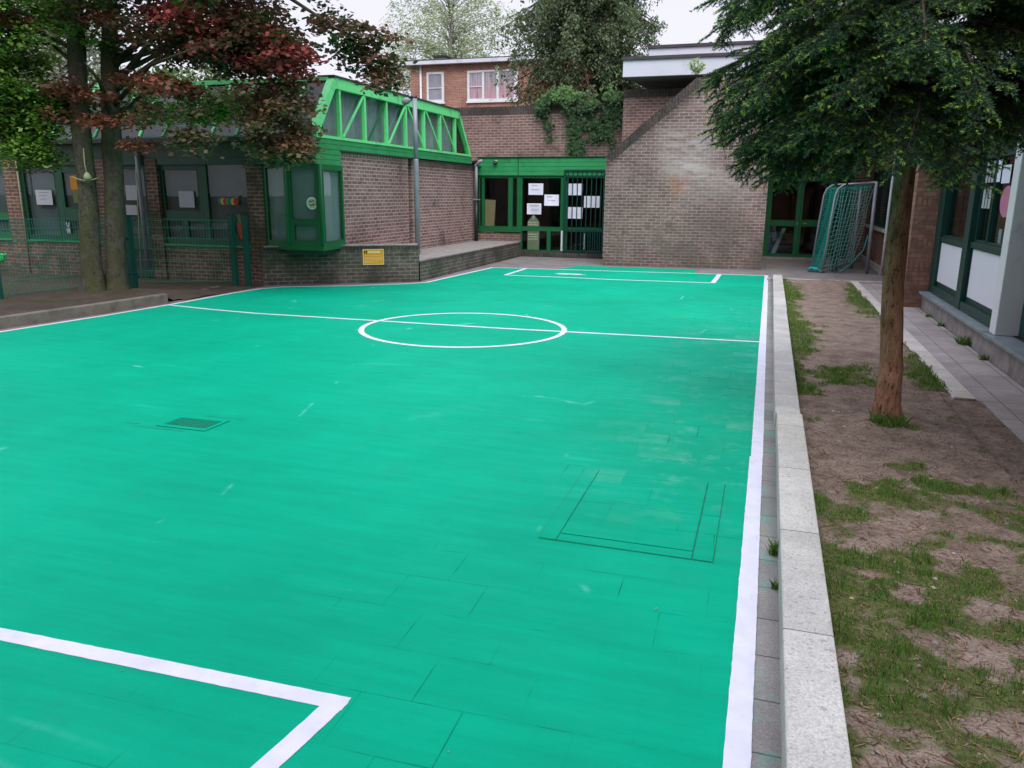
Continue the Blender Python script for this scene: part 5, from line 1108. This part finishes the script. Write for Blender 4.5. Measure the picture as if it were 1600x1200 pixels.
c = np.concatenate(lv); c = c[fbm(c[:, 0]*1.0, c[:, 2], 5.5, 77, 3) > .40]; n = len(c); a = R.random(n)*6.28; hi = np.clip((c[:, 2]-4.15)*2.5, 0, 1)[:, None]*.6+.4*fbm(c[:, 0], c[:, 2], 9, 78, 2)[:, None]; A = np.stack([np.cos(a)*.5, -.3*R.random(n), -.6-.4*R.random(n)], 1); Bv = np.cross(A, np.stack([R.normal(size=n)*.4, -np.ones(n), R.normal(size=n)*.4+.4], 1)); s_ = .06+.05*R.random(n); tt = R.random((n, 1))
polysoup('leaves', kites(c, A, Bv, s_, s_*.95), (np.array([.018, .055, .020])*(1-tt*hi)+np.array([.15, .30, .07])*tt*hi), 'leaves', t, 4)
limbs(t, [([(-5.3, 22.64, 2.9), (-5.25, 22.63, 3.5), (-5.3, 22.62, 4.2)], .012, .01), ([(-6.2, 22.63, 3.4), (-6.3, 22.63, 4.2)], .006, .01), ([(-4.3, 22.63, 3.0), (-4.7, 22.63, 3.9)], .006, .01)], 'bark_brown', 'stem')
# sapling on top of the sloping wall
t = thing('wall_sapling', (-1.96, 20.75, 4.55), 'small pale green sapling rooted on top of the sloping brick wall', 'plant'); lm = []; cs = []
for i in range(9):
    a = rad(i*40); e = (-1.96+.17*math.cos(a), 20.75+.12*math.sin(a), 4.85+.05*(i % 4)); lm.append(([(-1.96, 20.75, 4.53), (-1.96+.06*math.cos(a), 20.75+.05*math.sin(a), 4.7), e], .006, .003)); cs += [np.array([-1.96, 20.75, 4.6])*(1-f)+np.array(e)*f for f in (.4, .6, .8, 1.0)]
limbs(t, lm, 'bark_brown', 'stem'); c = np.array(cs); V, cc = spray_leaves(c, np.full((len(c), 3), .055), 9, .05, np.tile([.30, .42, .17], (len(c), 1)), .7); polysoup('leaves', V, cc, 'leaves', t, 4)

# ---------------------------------------------------------------- camera, light
Fpx = 1230.0; pitch = math.atan(298/Fpx); roll = .008; yaw = rad(17.64778)
f = Vector((-math.sin(yaw)*math.cos(pitch), math.cos(yaw)*math.cos(pitch), -math.sin(pitch))); r = Vector((math.cos(yaw), math.sin(yaw), 0)); u = r.cross(f)
r2 = r*math.cos(roll)+u*math.sin(roll); u2 = -r*math.sin(roll)+u*math.cos(roll)
cd = bpy.data.cameras.new('camera'); cam = bpy.data.objects.new('camera', cd); COL.objects.link(cam)
cam.matrix_world = Matrix(((r2.x, u2.x, -f.x, 0), (r2.y, u2.y, -f.y, 0), (r2.z, u2.z, -f.z, 1.8), (0, 0, 0, 1)))
cd.sensor_width = 36; cd.lens = Fpx/1600*36; cd.clip_end = 1500; cd.clip_start = .05; S.camera = cam

wd = bpy.data.worlds.new('World'); S.world = wd; wd.use_nodes = True; nt = wd.node_tree; nt.nodes.clear()
EL, AZ = 46, 152       # soft sun behind cloud, high and behind the camera
sky = nt.nodes.new('ShaderNodeTexSky'); sky.sky_type = 'NISHITA'; sky.sun_disc = False; sky.sun_elevation = rad(EL); sky.sun_rotation = rad(AZ); sky.air_density = 1; sky.dust_density = 3
mx = nt.nodes.new('ShaderNodeMixRGB'); mx.inputs[0].default_value = .86; mx.inputs[2].default_value = (8.3, 8.1, 9.4, 1)      # overcast veil
tcw = nt.nodes.new('ShaderNodeTexCoord'); sp = nt.nodes.new('ShaderNodeSeparateXYZ'); nt.links.new(tcw.outputs['Generated'], sp.inputs[0])
mr = nt.nodes.new('ShaderNodeMapRange'); mr.inputs[1].default_value = .30; mr.inputs[2].default_value = .95; mr.inputs[3].default_value = 1.0; mr.inputs[4].default_value = 2.5; nt.links.new(sp.outputs[2], mr.inputs[0])
ml = nt.nodes.new('ShaderNodeVectorMath'); ml.operation = 'SCALE'      # an overcast sky is brightest overhead
bg = nt.nodes.new('ShaderNodeBackground'); bg.inputs[1].default_value = .1; ow = nt.nodes.new('ShaderNodeOutputWorld')
nt.links.new(sky.outputs[0], mx.inputs[1]); nt.links.new(mx.outputs[0], ml.inputs[0]); nt.links.new(mr.outputs[0], ml.inputs['Scale']); nt.links.new(ml.outputs[0], bg.inputs[0]); nt.links.new(bg.outputs[0], ow.inputs[0])
sl = bpy.data.lights.new('sun', 'SUN'); sl.energy = 1.5; sl.angle = rad(35); sl.color = (1, .97, .93); so = bpy.data.objects.new('sun', sl); COL.objects.link(so)
a = rad(AZ); dirv = Vector((math.sin(a)*math.cos(rad(EL)), math.cos(a)*math.cos(rad(EL)), math.sin(rad(EL)))); so.rotation_euler = dirv.to_track_quat('Z', 'Y').to_euler(); so.location = dirv*40
vs_ = S.view_settings; S.display_settings.display_device = 'sRGB'; vs_.view_transform = 'Standard'; vs_.look = 'None'; vs_.exposure = .3; vs_.gamma = 1
S.render.engine = 'CYCLES'; S.cycles.max_bounces = 6; S.cycles.transparent_max_bounces = 12; S.cycles.caustics_reflective = False; S.cycles.caustics_refractive = False
S.cycles.use_denoising = True
